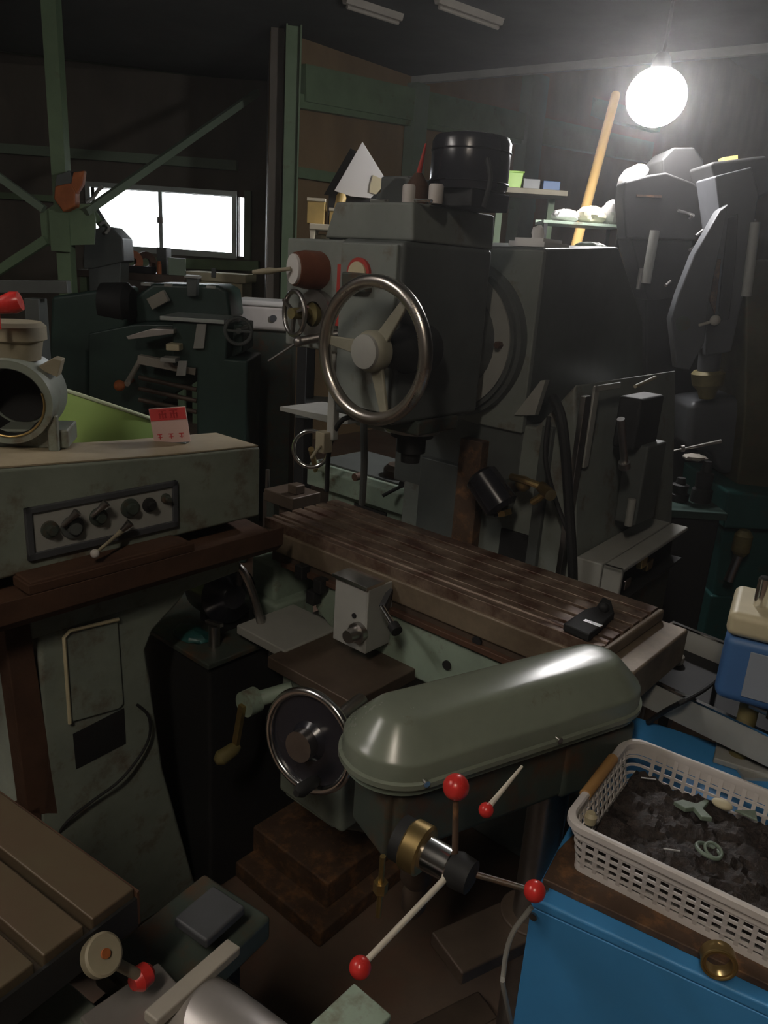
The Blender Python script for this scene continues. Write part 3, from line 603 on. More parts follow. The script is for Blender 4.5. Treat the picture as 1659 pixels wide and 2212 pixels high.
T.part('drum_ear', MB().prism([(.045, .03, rc.z + R_ * .75), (.085, .03, rc.z + R_ * .55), (.095, .03, rc.z + R_ * .95), (.08, .03, rc.z + R_ * 1.0)], (0, .04, 0)), 'tan', .002)
k0 = fcx.loc(at_d(5, 662, 1.4)); k1 = fcx.loc(at_d(44, 650, 1.4))
single('red_handle', 'glossy red tapered handle entering at the left edge above the tan cap', 'handle', MB().lathe(k0 + Vector((-.05, 0, -.012)), k1, [(0, .008), (.4, .012), (.85, .02), (1, .017)], 24).cyl((k0.x - .01, k0.y, cz + .02), (k0.x - .01, k0.y, k0.z), .005), 'red', fr=fcx)
# basin behind the lathe
bc = at_d(205, 905, 2.35)
ax = (Vector((0.27, .30, 1))).normalized()
T = Thing('plastic_basin', 'lime green plastic basin tilted behind the lathe casing', 'basin', (bc.x, bc.y, bc.z - .14))
prof = [(0, .155), (.04, .162), (.55, .178), (.6, .184), (.95, .189), (1, .19), (1, .184), (.6, .174), (.08, .155), (.08, .001)]
T.part('bowl', MB().lathe(bc - ax * .19, bc + ax * .055, prof, 64, True), 'lime')
T.part('rim', MB().torus(bc + ax * .055, ax, .19, .006, 72, 10), 'lime_rim')
bs = Thing('wooden_crate', 'rough dark crate hidden under the green basin behind the lathe', 'crate', (bc.x, bc.y, 0))
zb = bc.z - .24
bs.part('crate_body', MB().box(bc.x - .2, bc.x + .18, bc.y - .16, bc.y + .2, 0, zb), 'slide_brown', .005)
bs.part('crate_wedge', MB().box(bc.x - .1, bc.x - .02, bc.y - .06, bc.y + .1, zb, zb + .06), 'slide_brown')
q = at_d(40, 975, 2.2)
single('plastic_sheet', 'yellow-green plastic sheet lying below the basin at the left edge', 'sheet', MB().box(q.x - .2, q.x + .10, q.y - .06, q.y + .12, q.z - .02, q.z, Ry(-14)).box(q.x - .1, q.x, q.y - .04, q.y + .08, 0, q.z - .03), 'lime', bevel=.004)
# ============================================================ PILLAR DRILL IN THE FOREGROUND
D = Frame((.045, .985, 0), 31)
T = Thing('pillar_drill', 'grey-green pillar drill with long rounded belt cover and red-knobbed feed levers', 'drill press', (.36, .03, 0), D)
def stadium(off, z, s0=0, s1=.385, r=.085, n=20):
    pts = []
    for k in range(n + 1): w_ = PI / 2 + PI * k / n; pts.append(Vector((s0 + (r + off) * math.cos(w_), (r + off) * math.sin(w_), z)))
    for k in range(n + 1): w_ = -PI / 2 + PI * k / n; pts.append(Vector((s1 + (r + off) * math.cos(w_), (r + off) * math.sin(w_), z)))
    return pts
def loft(rings):
    vs = []; fs = []; n = len(rings[0])
    for r_ in rings: vs += r_
    for i in range(len(rings) - 1):
        for k in range(n): k2 = (k + 1) % n; fs.append((i * n + k, i * n + k2, (i + 1) * n + k2, (i + 1) * n + k))
    fs.append(tuple(reversed(range(n)))); fs.append(tuple((len(rings) - 1) * n + k for k in range(n)))
    return MB().add(vs, fs)
cv = T.part('belt_cover', loft([stadium(.0, .918), stadium(-.001, .942), stadium(-.0025, .946), stadium(-.006, .949), stadium(-.012, .956), stadium(-.022, .967), stadium(-.032, .977), stadium(-.041, .986), stadium(-.045, .989), stadium(-.050, .991), stadium(-.058, .992), stadium(-.078, .993)]), 'cover_green')
T.part('cover_rim', loft([stadium(.0, .908), stadium(.005, .909), stadium(.005, .917), stadium(.0, .919)]), 'cover_green', parent=cv)
T.part('lower_guard', loft([stadium(-.012, .89), stadium(-.004, .894), stadium(-.004, .908)]), 'grey_green_clean')
for s_, z_ in ((-.01, .92), (.235, .92)):
    T.part('rim_screw', MB().cyl((s_, -.086, z_), (s_, -.094, z_), .005, n=12), 'bright_steel', parent=cv)
hd = MB().box(-.035, .30, -.065, .06, .775, .885)
T.part('drill_head', hd, 'drill_dark', .014)
T.part('head_edge_strip', MB().box(-.045, -.02, -.05, .05, .77, .882), 'drill_dark', .006)
T.part('rear_head', MB().box(.28, .44, -.07, .07, .775, .885), 'drill_dark', .012)
hu = D.loc(at_d(912, 1836, .985)); ax = Vector((.45, -.90, -.05)).normalized()
q_ = hu + ax * .0
hubp = T.part('feed_hub', MB().lathe(q_ + ax * .004, q_ + ax * .045, [(0, .022), (.9, .021), (1, .017)]), 'bright_steel')
T.part('depth_collar', MB().lathe(q_ - ax * .02, q_ + ax * .006, [(0, .031), (.1, .033), (.9, .033), (1, .029)]), 'brass', parent=hubp)
T.part('hub_mount', MB().cyl(q_ - ax * .035, q_ - ax * .018, .03), 'black', parent=hubp)
tip = q_ + ax * .048
T.part('hub_end', MB().lathe(q_ + ax * .04, q_ + ax * .075, [(0, .019), (.3, .023), (.9, .021), (1, .01)]), 'black', parent=hubp)
for (x, y, dd, r_, m_) in ((985, 1700, .95, .0165, 'rust_plate'), (778, 2090, .86, .0125, 'pale_rod'), (1155, 1925, .94, .0135, 'drill_dark')):
    e_ = D.loc(at_d(x, y, dd)); dv = (e_ - tip).normalized()
    a = T.part('feed_lever', MB().lathe(tip + dv * .015, e_, [(0, .0042), (1, .0036)], 14), m_, parent=hubp)
    a2 = T.part('lever_knob', MB().sphere(e_, r_, 24), 'red', parent=hubp)
a_ = D.loc(at_d(1128, 1655, 1.04)); b_ = D.loc(at_d(1050, 1750, 1.0))
T.part('speed_lever', MB().lathe(a_, b_, [(0, .002), (1, .0042)], 14), 'pale_rod'); T.part('speed_lever_knob', MB().sphere(b_, .010, 20), 'red')
sp = T.part('quill', MB().lathe((.04, -.02, .80), (.04, -.02, .665), [(0, .03), (.55, .03), (.6, .026), (.9, .026), (1, .018)]), 'slide_brown')
T.part('drill_chuck', MB().lathe((.04, -.02, .668), (.04, -.02, .60), [(0, .016), (.3, .02), (.7, .02), (1, .009)]), 'slide_brown', parent=sp)
q = D.loc(at_d(822, 1915, 1.03)); T.part('stop_nut', MB().cyl(q + Vector((0, 0, -.008)), q + Vector((0, 0, .008)), .01, n=6).cyl(q + Vector((0, 0, -.05)), q + Vector((.0, 0, .05)), .004), 'brass')
T.part('pillar', MB().cyl((.36, .03, .03), (.36, .03, .89), .036), 'steel')
T.part('work_table', MB().lathe((.36, .03, .38), (.36, .03, .42), [(0, .05), (.2, .06), (1, .06)]).box(.16, .36, -.02, .08, .385, .415), 'slide_brown', .004)
T.part('foot', MB().box(.14, .40, -.02, .19, 0, .03).box(.30, .41, -.01, .10, .03, .06), 'slide_brown', .008)
T.part('motor', MB().lathe((.43, .13, .66), (.43, .13, .86), [(0, .05), (.1, .062), (.9, .062), (1, .05)], 36), 'drill_dark')
# ============================================================ BLUE CABINET AND WHAT STANDS ON IT
kz = .75
k0 = at_z(1150, 1938, kz); k1 = at_z(1659, 2172, kz); ang = math.degrees(math.atan2(k1.y - k0.y, k1.x - k0.x))
K = Frame((k0.x, k0.y, 0), ang)
kl = K.loc(at_z(1408, 1560, kz)); KD = max(kl.y, .5)
T = Thing('blue_cabinet', 'bright blue sheet metal machine cabinet in the lower right corner', 'cabinet', (.3, .25, 0), K)
T.part('cabinet_body', MB().box(0, .75, 0, KD, .02, kz - .018), 'cyan_blue', .002)
T.part('cabinet_top', MB().box(-.001, .755, -.001, KD + .003, kz - .018, kz), 'cyan_blue', .005)
for x, y in ((1176, 1922), (1153, 1978)):
    if y < 1940: q = K.loc(at_z(x, y, kz)); T.part('screw', MB().cyl((q.x, q.y, kz), (q.x, q.y, kz + .004), .006, n=12), 'steel')
    else: q = K.pv(x, y, 0); T.part('screw', MB().cyl((q.x, -.004, q.z), (q.x, .0, q.z), .006, n=12), 'steel')
# rusty plate
pz = kz + .012
pq = [K.loc(at_z(x, y, kz)) for x, y in ((1180, 1893), (1215, 1830))]
single('rusty_steel_plate', 'rough rust-brown steel plate lying on the blue cabinet under the basket', 'steel plate', MB().prism([(pq[0].x, .030, kz), (.60, .012, kz), (.60, .33, kz), (.05, .33, kz), (pq[0].x, .10, kz)], (0, 0, .012)), 'rust_plate', fr=K, bevel=.002)
# basket
b0 = K.loc(at_z(1232, 1868, pz)); 
zr = pz + .085
r0_ = K.loc(at_z(1222, 1775, zr)); r1_ = K.loc(at_z(1655, 1982, zr)); r2_ = K.loc(at_z(1352, 1592, zr))
bang = math.degrees(math.atan2(r1_.y - r0_.y, r1_.x - r0_.x))
o_ = K.world(r0_.x, r0_.y, 0); B = Frame((o_.x, o_.y, 0), ang + bang)
BL = .40; BW = B.loc(K.world(r2_.x, r2_.y, 0)).y
T = Thing('plastic_basket', 'white plastic basket with square mesh sides holding dark metal scrap', 'basket', (BL / 2, BW / 2, pz), B)
def rrect(ins, z, r=.03, n=6):
    pts = []
    for cx_, cy_, w0_ in ((BL - r, BW - r, 0), (r, BW - r, PI / 2), (r, r, PI), (BL - r, r, 3 * PI / 2)):
        for k in range(n + 1):
            w_ = w0_ + PI / 2 * k / n
            pts.append(Vector((min(max(cx_ + (r) * math.cos(w_), ins), BL - ins) if 0 else cx_ + (r - ins) * math.cos(w_), cy_ + (r - ins) * math.sin(w_), z)))
    return pts
def loopbar(ring_, w_, h_):           # closed rail following a loop
    n = len(ring_); c_ = sum(ring_, Vector()) / n; vs = []; fs = []
    for p in ring_:
        d_ = (c_ - p); d_.z = 0; d_.normalize()
        vs += [p - d_ * w_ + Vector((0, 0, -h_)), p - d_ * w_ + Vector((0, 0, h_ * .6)), p - d_ * w_ * .4 + Vector((0, 0, h_)), p + d_ * w_ * .6 + Vector((0, 0, h_)), p + d_ * w_ + Vector((0, 0, h_ * .5)), p + d_ * w_ + Vector((0, 0, -h_))]
    for i in range(n):
        j = (i + 1) % n
        for q2 in range(6): q3 = (q2 + 1) % 6; fs.append((i * 6 + q2, j * 6 + q2, j * 6 + q3, i * 6 + q3))
    return MB().add(vs, fs)
T.part('basket_rim', loopbar(rrect(0, zr), .007, .006), 'white_plastic')
T.part('basket_floor', MB().prism(rrect(.018, pz), (0, 0, .003)), 'white_plastic')
# mesh walls: slats both ways following the perimeter
def perim(z, ins, step):
    R0 = rrect(ins, z, n=10); out = []; L_ = 0; n = len(R0)
    for i in range(n):
        a = R0[i]; b = R0[(i + 1) % n]; l = (b - a).length
        k = max(1, round(l / step)) if l > .03 else 1
        for j in range(k): out.append(a.lerp(b, j / k))
    return out
mesh = MB(); H = zr - pz
def insz(z): return .016 * (1 - (z - pz) / H)
top_ = perim(zr, .002, .0175); bot_ = perim(pz, .018, .0175); n = min(len(top_), len(bot_))
for i in range(n):
    a = bot_[i]; b = top_[i]; t_ = (top_[(i + 1) % n] - top_[i - 1]).normalized()
    if (top_[(i + 1) % n] - b).length > .006: mesh.bar(a, b, .0062, .0025, Vector((t_.y, -t_.x, 0)))
for z_ in [pz + .006 + H * .165 * k for k in range(1, 5)]:
    rg_ = rrect(insz(z_) + .002, z_, n=6); m_ = len(rg_)
    for i in range(m_): mesh.bar(rg_[i], rg_[(i + 1) % m_] , .0026, .0045)
mesh.add(*(lambda s: (s.v, s.f))(loopbar(rrect(.003, zr - .012), .0016, .008)))
mesh.add(*(lambda s: (s.v, s.f))(loopbar(rrect(.016, pz + .006), .0016, .007)))
T.part('basket_wall', mesh, 'white_plastic')
T.part('tape_wrap', MB().tube([(-.001, BW * .28, zr), (-.001, BW * .5, zr), (-.001, BW * .72, zr)], .0092, 12), 'tape', label='brown tape wrapped round the basket rim')
# scrap heap as a countless mass with a few distinct pieces on it
gx, gy = 46, 34; vs = []; fs = []
random.seed(3)
for j in range(gy + 1):
    for i in range(gx + 1):
        x = .02 + (BL - .04) * i / gx; y = .02 + (BW - .04) * j / gy
        e_ = min(i, gx - i, j, gy - j); zz = pz + .045 + .008 * math.sin(i * .5) * math.cos(j * .6) + random.uniform(-.004, .006) - (.02 if e_ == 0 else 0)
        vs.append((x, y, zz))
for j in range(gy):
    for i in range(gx): a = j * (gx + 1) + i; fs.append((a, a + 1, a + gx + 2, a + gx + 1))
n0_ = len(vs)
sc = MB().add(vs, fs); 
o = single('metal_scrap', 'dark oily heap of metal chips filling the white basket', 'scrap', sc, 'swarf', fr=B, base=(BL / 2, BW / 2, pz + .02)); o['kind'] = 'stuff'
def inb(x, y): return B.loc(at_z(x, y, pz + .055))
def chunk(name, lab, x, y, pts, m, h=.008, z=.05):
    c = inb(x, y); single(name, lab, 'scrap piece', MB().prism([(c.x + a, c.y + b, pz + z) for a, b in pts], (0, 0, h)), m, fr=B, bevel=.0015)
chunk('metal_offcut', 'grey-green forked offcut lying on the scrap in the basket', 1500, 1745, [(-.03, -.01), (-.01, -.015), (.0, -.004), (.015, -.018), (.03, -.01), (.012, .004), (.015, .03), (.008, .03), (.0, .01), (-.02, .005)], 'scrap_green')
c = inb(1558, 1745); single('white_pebble', 'oval cream lump lying beside the forked offcut in the basket', 'scrap piece', MB().sphere((c.x, c.y, pz + .062), .5, 20, (.032, .02, .014)), 'cream', fr=B)
c = inb(1275, 1768); single('bottle_top', 'small cream bottle top in the near left corner of the basket', 'plug', MB().lathe((c.x, c.y, pz + .048), (c.x, c.y, pz + .066), [(0, .009), (.7, .01), (1, .006)], 18), 'cream', fr=B)  # bottle top lying in the scrap
c = inb(1530, 1840); single('swarf_coil', 'tangled grey-green swarf coil in the middle of the basket', 'scrap piece', MB().torus((c.x, c.y, pz + .057), (.1, .2, 1), .017, .003, 30, 8).torus((c.x + .006, c.y, pz + .061), (.3, -.2, 1), .012, .0025, 30, 8), 'scrap_green', fr=B)
chunk('metal_offcut', 'dull grey triangular offcut towards the right of the basket scrap', 1610, 1755, [(-.015, -.01), (.02, -.012), (.012, .012)], 'scrap_green', .004, .055)
for k, (x, y, lab) in enumerate(((1335, 1660, 'bright clip in the far left corner of the basket'), (1450, 1845, 'bright sliver near the front side of the basket heap'), (1400, 1690, 'short bright sliver near the far side of the basket heap'))):
    c = inb(x, y); single('metal_sliver', lab, 'scrap piece', MB().bar((c.x - .012, c.y, pz + .058), (c.x + .01, c.y + .006, pz + .062), .002, .0015), 'light_grey', fr=B)
for k in range(60):
    pass
# brass ring standing at the plate edge
c = K.loc(at_z(1545, 2100, pz)); cc = Vector((c.x, c.y, pz + .021))
T = Thing('brass_ring', 'short brass pipe ring standing on the rusty plate edge', 'ring', (c.x, c.y, pz), K)
T.part('ring_band', MB().ring(cc, (.25, -1, .1), .0215, .016, .018, 48), 'brass')
T.part('ring_lip', MB().torus(cc + Vector((.002, -.009, .001)), (.25, -1, .1), .0205, .002, 48, 8), 'brass')
# blue and cream grinder head above the cabinet
g = at_z(1592, 1640, kz); GF = Frame((g.x, g.y, 0), ang + 2)
T = Thing('bench_tapping_machine', 'blue and cream bench machine on an ochre post behind the basket', 'bench machine', (0, 0, kz), GF)
T.part('post', MB().cyl((0, 0, kz + .0), (0, 0, kz + .20), .017), 'olive')
T.part('post_foot', MB().box(-.04, .12, -.04, .06, kz, kz + .012), 'light_grey', .003)
bz0 = GF.pv(1590, 1505, -.06).z; xl = GF.pv(1552, 1440, -.06).x; zt_ = GF.pv(1572, 1372, -.06).z; ztt = GF.pv(1572, 1318, -.06).z
T.part('motor_housing', MB().box(xl, xl + .26, -.06, .09, bz0 - .015, zt_), 'blue', .018)
T.part('housing_cover', MB().box(xl - .002, xl + .262, -.064, .094, zt_, ztt), 'cream', .014)
T.part('data_plate', MB().box(xl + .045, xl + .13, -.0625, -.058, bz0 + .005, zt_ - .02), 'plate_blue', .001)
q = GF.loc(at_z(1640, 1308, ztt))
T.part('top_spindle', MB().lathe((q.x, q.y, ztt - .005), (q.x, q.y, ztt + .055), [(0, .011), (.95, .011), (1, .008)], 24), 'bright_steel')
T.part('spindle_nut', MB().cyl((0.05, .0, bz0 - .05), (.05, .0, bz0 - .01), .024, n=6), 'black')
T.part('clamp_screw', MB().cyl((.0, -.02, kz + .13), (.03, -.03, kz + .13), .008), 'steel')
T.part('support_arm', MB().box(-.02, .10, -.02, .03, kz + .19, bz0 + .005), 'drill_dark', .004)
q = K.loc(at_z(1625, 1665, kz + .0)); single('metal_bracket', 'small grey angled bracket lying on the blue top beside the ochre post', 'bracket', MB().box(q.x - .03, q.x + .03, q.y - .03, q.y + .03, kz + .0, kz + .006, Rz(30)), 'light_grey', fr=K)
# ============================================================ TRAY BENCH BEHIND THE DRILL
tz = .84
ta = at_z(1388, 1462, tz); tb_ = at_z(1568, 1545, tz); tan_ = math.degrees(math.atan2(tb_.y - ta.y, tb_.x - ta.x))
TF = Frame((ta.x, ta.y, 0), tan_)
tc_ = TF.loc(at_z(1452, 1345, tz)); TWd = tc_.y
T = Thing('chip_tray_bench', 'black sheet tray on legs with pale metal rims behind the belt cover', 'bench', (.1, .1, 0), TF)
x0_, x1_ = -.08, .42
T.part('tray_floor', MB().box(x0_, x1_, 0, TWd, tz - .06, tz - .052), 'black')
T.part('tray_rim', MB().box(x0_, x1_, -.003, .003, tz - .06, tz), 'light_grey', .001)
T.part('tray_rim', MB().box(tc_.x, x1_, TWd - .003, TWd + .004, tz - .06, tz), 'light_grey', .001)
T.part('rim_edge', MB().box(x0_, x1_, -.005, .005, tz - .001, tz + .003), 'bright_steel')
T.part('rim_edge', MB().box(tc_.x, x1_, TWd - .005, TWd + .005, tz - .001, tz + .003), 'bright_steel')
T.part('tray_end', MB().bar((x0_, .0, tz - .03), (tc_.x, TWd, tz - .03), .006, .06), 'slide_brown')
for xx in (x0_ + .03, x1_ - .03):
    for yy in (.03, TWd - .03): T.part('leg', MB().box(xx - .012, xx + .012, yy - .012, yy + .012, 0, tz - .06), 'drill_dark')
q = TF.loc(at_z(1462, 1412, tz - .03)); single('small_bearing', 'small cream metal bearing lying in the black tray', 'bearing', MB().lathe((q.x, q.y, tz - .052), (q.x, q.y, tz - .03), [(0, .016), (.2, .018), (.8, .018), (1, .012)], 24), 'beige', fr=TF)
single('flexible_cable', 'grey cable crossing the rim of the black tray towards the belt cover', 'cable', MB().tube([TF.loc(at_z(1545, 1470, tz - .045)), TF.loc(at_z(1520, 1490, tz - .01)), TF.loc(at_z(1480, 1513, tz + .012)), TF.loc(at_z(1438, 1535, tz - .03)), TF.loc(at_z(1400, 1560, tz - .08))], .005), 'black', fr=TF)
# dark clamp on the mill table
q = M.loc(at_z(1280, 1350, .95))
T = Thing('slide_clamp', 'black clamp block with a bright label lying on the mill table right end', 'clamp', (q.x, q.y, .95), M)
T.part('clamp_body', MB().prism([M.loc(at_z(x, y, .952)) for x, y in ((1215, 1362), (1262, 1330), (1285, 1325), (1300, 1303), (1318, 1312), (1325, 1338), (1300, 1362), (1270, 1388))], (0, 0, .016)), 'black', .003)
c = M.loc(at_z(1280, 1348, .968)); T.part('clamp_plate', MB().box(c.x - .018, c.x + .018, c.y - .006, c.y + .006, .967, .9705), 'bright_steel')
T.part('clamp_knob', MB().sphere((M.loc(at_z(1305, 1312, .975)).x, M.loc(at_z(1305, 1312, .975)).y, .975), .011, 16), 'black')
# electrical box
ez = .95
e0 = at_z(1345, 1232, ez); e1 = at_z(1487, 1138, ez); e2 = at_z(1253, 1198, ez)
EF = Frame((e0.x, e0.y, 0), math.degrees(math.atan2(e1.y - e0.y, e1.x - e0.x)))
q2 = EF.loc(e2); L1 = (e1 - e0).length
zb = ez - .10
T = Thing('electric_box', 'grey sheet metal electric box with dark open front behind the mill table', 'electric box', (.1, .1, 0), EF)
W_ = abs(q2.y)
T.part('box_shell', MB().box(0, L1, .05, W_, zb, ez).box(0, L1, 0.0, .048, ez - .012, ez).box(0, .014, 0, .048, zb, ez), 'light_grey', .004)
T.part('box_inside', MB().box(.014, L1 - .002, .035, .05, zb, ez - .012).box(.014, L1, .002, .048, zb, zb + .006), 'black')
for k, (xx, zz, m_) in enumerate(((.10, zb + .03, 'bright_steel'), (.2, zb + .06, 'yellow'), (.25, zb + .04, 'brass'))):
    T.part('terminal', MB().box(xx - .02, xx + .02, .015, .03, zz - .014, zz + .014), m_, .003)
T.part('box_stand', MB().box(.03, L1 - .03, .02, .06, 0, zb), 'drill_dark')
# ============================================================ NEAREST BENCH THINGS AT THE BOTTOM
lz = .93
l0 = at_z(290, 1918, lz); l1 = at_z(0, 2135, lz); LF = Frame((l0.x, l0.y, 0), math.degrees(math.atan2(l0.y - l1.y, l0.x - l1.x)))
T = Thing('machine_table', 'brown grooved machine table in the lower left corner', 'machine table', (-.15, .1, 0), LF)
Tw = LF.loc(at_z(0, 1685, lz)).y
gr = [LF.loc(at_z(x, y, lz)) for x, y in ((180, 1985), (70, 2060))]
xs = sorted([gr[0].x, gr[1].x]); X0 = -.5
segs = [(X0, xs[0] - .005), (xs[0] + .005, xs[1] - .005), (xs[1] + .005, 0)]
mb = MB()
for a, b in segs: mb.box(a, b, 0, .40, lz - .02, lz)
mb.box(X0, 0, 0, .40, lz - .05, lz - .02)
T.part('grooved_top', mb, 'wood_table', .002)
T.part('front_edge', MB().box(X0, .0, -.004, .0, lz - .052, lz - .012), 'black')
T.part('side_edge', MB().box(0, .004, -.004, .4, lz - .05, lz - .004), 'rust', .001)
T.part('lower_shelf', MB().box(X0, -.04, -.06, .38, lz - .16, lz - .15), 'grey_green', .003)
T.part('table_stand', MB().box(-.46, -.12, .05, .36, 0, lz - .05), 'drill_dark', .01)
# feed unit
def nz(x, y, z): return LF.loc(at_z(x, y, z))
T = Thing('vise', 'pale steel machine vise with round dial, red knob and lever bar at the bottom left', 'vise', (.0, -.12, 0), LF)
c = LF.loc(at_d(222, 2062, .80)); ax = Vector((.1, -.72, .62)).normalized()
dl = T.part('dial', MB().lathe(c - ax * .012, c + ax * .004, [(0, .018), (.3, .0215), (.9, .0215), (1, .019)], 36), 'tan')
T.part('dial_centre', MB().cyl(c + ax * .004, c + ax * .007, .005), 'orange', parent=dl)
c2 = LF.loc(at_d(197, 2030, .90)); T.part('dial_block', MB().bar(c2 + Vector((-.02, 0, 0)), c2 + Vector((.02, .01, 0)), .02, .012), 'beige', .003)
k_ = LF.loc(at_d(305, 2110, .86)); T.part('knob_stem', MB().cyl(c - ax * .004, k_, .006), 'tan')
T.part('red_knob', MB().lathe(k_ + Vector((-.012, 0, 0)), k_ + Vector((.013, 0, -.002)), [(0, .008), (.3, .014), (.8, .013), (1, .008)], 20), 'red')
p0 = LF.loc(at_d(325, 2205, .76)); p1 = LF.loc(at_d(505, 2045, .86))
T.part('lever_bar', MB().bar(p0, p1, .020, .012), 'beige', .002)
q = LF.loc(at_d(290, 2170, .87)); T.part('vise_plate', MB().box(q.x - .05, q.x + .05, q.y - .03, q.y + .03, q.z - .012, q.z, Rz(-8)), 'silver', .003)
q = LF.loc(at_d(400, 2010, 1.0)); T.part('vise_base', MB().box(q.x - .09, q.x + .10, q.y - .06, q.y + .07, q.z - .06, q.z - .02), 'drill_dark', .006)
q2_ = LF.loc(at_d(435, 1985, .99)); T.part('jaw_plate', MB().box(q2_.x - .02, q2_.x + .05, q2_.y - .03, q2_.y + .03, q2_.z - .015, q2_.z), 'blue_grey', .004)
T.part('vise_stand', MB().box(q.x - .06, q.x + .06, q.y - .04, q.y + .05, 0, q.z - .055).box(q.x - .12, q.x + .02, q.y - .14, q.y + .05, q.z - .16, q.z - .06), 'black')
c0 = at_d(560, 2165, .80); 
V2 = Frame((c0.x, c0.y, 0), -28)
T = Thing('round_casting', 'silver-painted round casting cut off by the bottom edge', 'casting', (0, 0, 0), V2)
T.part('drum', MB().lathe((-.09, -.03, c0.z - .035), (.10, -.04, c0.z - .045), [(0, .03), (.06, .046), (.3, .05), (.9, .05), (1, .044)], 44), 'silver')
T.part('stand', MB().box(-.05, .05, -.09, .0, 0, c0.z - .06), 'drill_dark')
g0 = at_d(765, 2122, .80); GB = Frame((g0.x, g0.y, 0), -40)
T = Thing('control_box', 'pale green control box top with cream side at the bottom centre', 'control box', (0, 0, 0), GB)
T.part('box_lid', MB().box(.0, .052, -.085, .0, g0.z - .008, g0.z), 'pale_green', .002)
T.part('box_body', MB().box(.001, .051, -.084, -.001, g0.z - .08, g0.z - .008), 'white_plastic', .002)
T.part('box_post', MB().box(.015, .035, -.06, -.03, 0, g0.z - .08), 'drill_dark')
single('hanging_cable', 'thin grey cable hanging from the left edge of the blue cabinet', 'cable', MB().tube([at_d(1148, 1960, 1.02), at_d(1105, 2020, 1.04), at_d(1088, 2100, 1.06), at_d(1095, 2170, 1.1), at_z(1150, 2400, .005)], .0035), 'light_grey')
# ============================================================ BACKGROUND MACHINES
def outl(px, Y, th, mb=None): return (mb or MB()).prism([at_y(x, y, Y) for x, y in px], (0, th, 0))
# pale green bench machine behind the mill
gb_ = .62
T = Thing('surface_grinder', 'pale green machine bed with chrome ring handwheel behind the mill table', 'grinding machine', (-.8, .8, 0), M)
# built left of the column and in front of the wall side
p1 = pv(668, 998, gb_); p2 = pv(925, 1058, gb_); zt2 = p1.z
xr = -.37
T.part('bed_top', MB().prism([(p1.x, gb_, zt2), (xr, gb_, zt2), (xr, gb_ + .02, zt2 + .01), (p1.x, gb_ + .02, zt2 + .01)], (0, .26, 0)), 'light_grey', .002) if 0 else None
T.part('bed', MB().prism([(p1.x - .01, gb_, zt2 - .085), (p1.x - .01, gb_, zt2 - .02), (p1.x - .01, gb_ + .02, zt2), (p1.x - .01, gb_ + .30, zt2), (p1.x - .01, gb_ + .30, zt2 - .085)], (p2.x - p1.x + .04, 0, 0)), 'pale_green', .004)
T.part('cabinet', MB().box(p1.x + .06, p2.x, gb_ + .04, gb_ + .28, 0, zt2 - .08), 'pale_green', .01)
T.part('dark_top_plate', MB().box(p1.x + .01, p2.x + .0, gb_ + .035, gb_ + .29, zt2 - .002, zt2 + .006), 'mill_dark', .002)  # dark sheet added over the pale bed top, front lip left bare
T.part('inspection_slot', MB().box(p1.x + .2, p1.x + .35, gb_ + .034, gb_ + .045, zt2 - .2, zt2 - .11), 'black')
c = pv(672, 970, gb_ - .09); w = T.part('ring_handwheel', MB().torus(c, (.55, -.8, .1), .062, .0075, 60, 12), 'bright_steel')
T.part('wheel_arm', MB().cyl(c, (p1.x + .02, gb_ + .02, zt2 - .04), .01).bar(c + Vector((0, 0, -.06)), c + Vector((0, 0, .06)), .01, .008), 'brass', parent=w)
c = pv(868, 985, gb_ + .12); T.part('round_chuck', MB().lathe((c.x, c.y, zt2 - .002), (c.x, c.y, zt2 + .05), [(0, .06), (.6, .06), (.9, .045), (1, .02)]), 'slide_brown')
c = pv(770, 1030, gb_ - .02); T.part('stop_knob', MB().cyl((c.x, gb_ + .005, c.z), (c.x, gb_ - .03, c.z), .013), 'rust')
c = pv(872, 1045, gb_ - .02); T.part('table_lever', MB().cyl((c.x, gb_ + .0, c.z), (c.x - .06, gb_ - .05, c.z - .05), .006).cyl((c.x, gb_, c.z), (c.x, gb_ - .03, c.z), .012), 'black')
T.part('wheel_guard', MB().box(p2.x - .12, p2.x + .02, gb_ + .1, gb_ + .25, zt2 - .01, zt2 + .07), 'drill_dark', .008)
# brown stand between casing and grinder
q = pv(640, 1065, .35)
single('rusty_block', 'dark rusty block on a stand between the lathe casing and the grinder bed', 'block', MB().box(q.x - .10, q.x + .04, .30, .42, q.z - .04, q.z).box(q.x - .06, q.x, .33, .38, 0, q.z - .04).box(q.x - .02, q.x + .02, .33, .37, q.z, q.z + .03), 'slide_brown', fr=M, bevel=.004)
q = pv(603, 1022, .40)
single('chrome_tap', 'small pale metal fitting standing right of the lathe casing end', 'fitting', MB().cyl((q.x, .35, q.z - .07), (q.x, .35, q.z + .02), .007).box(q.x - .01, q.x + .01, .34, .37, 0, q.z - .06), 'steel', fr=M)
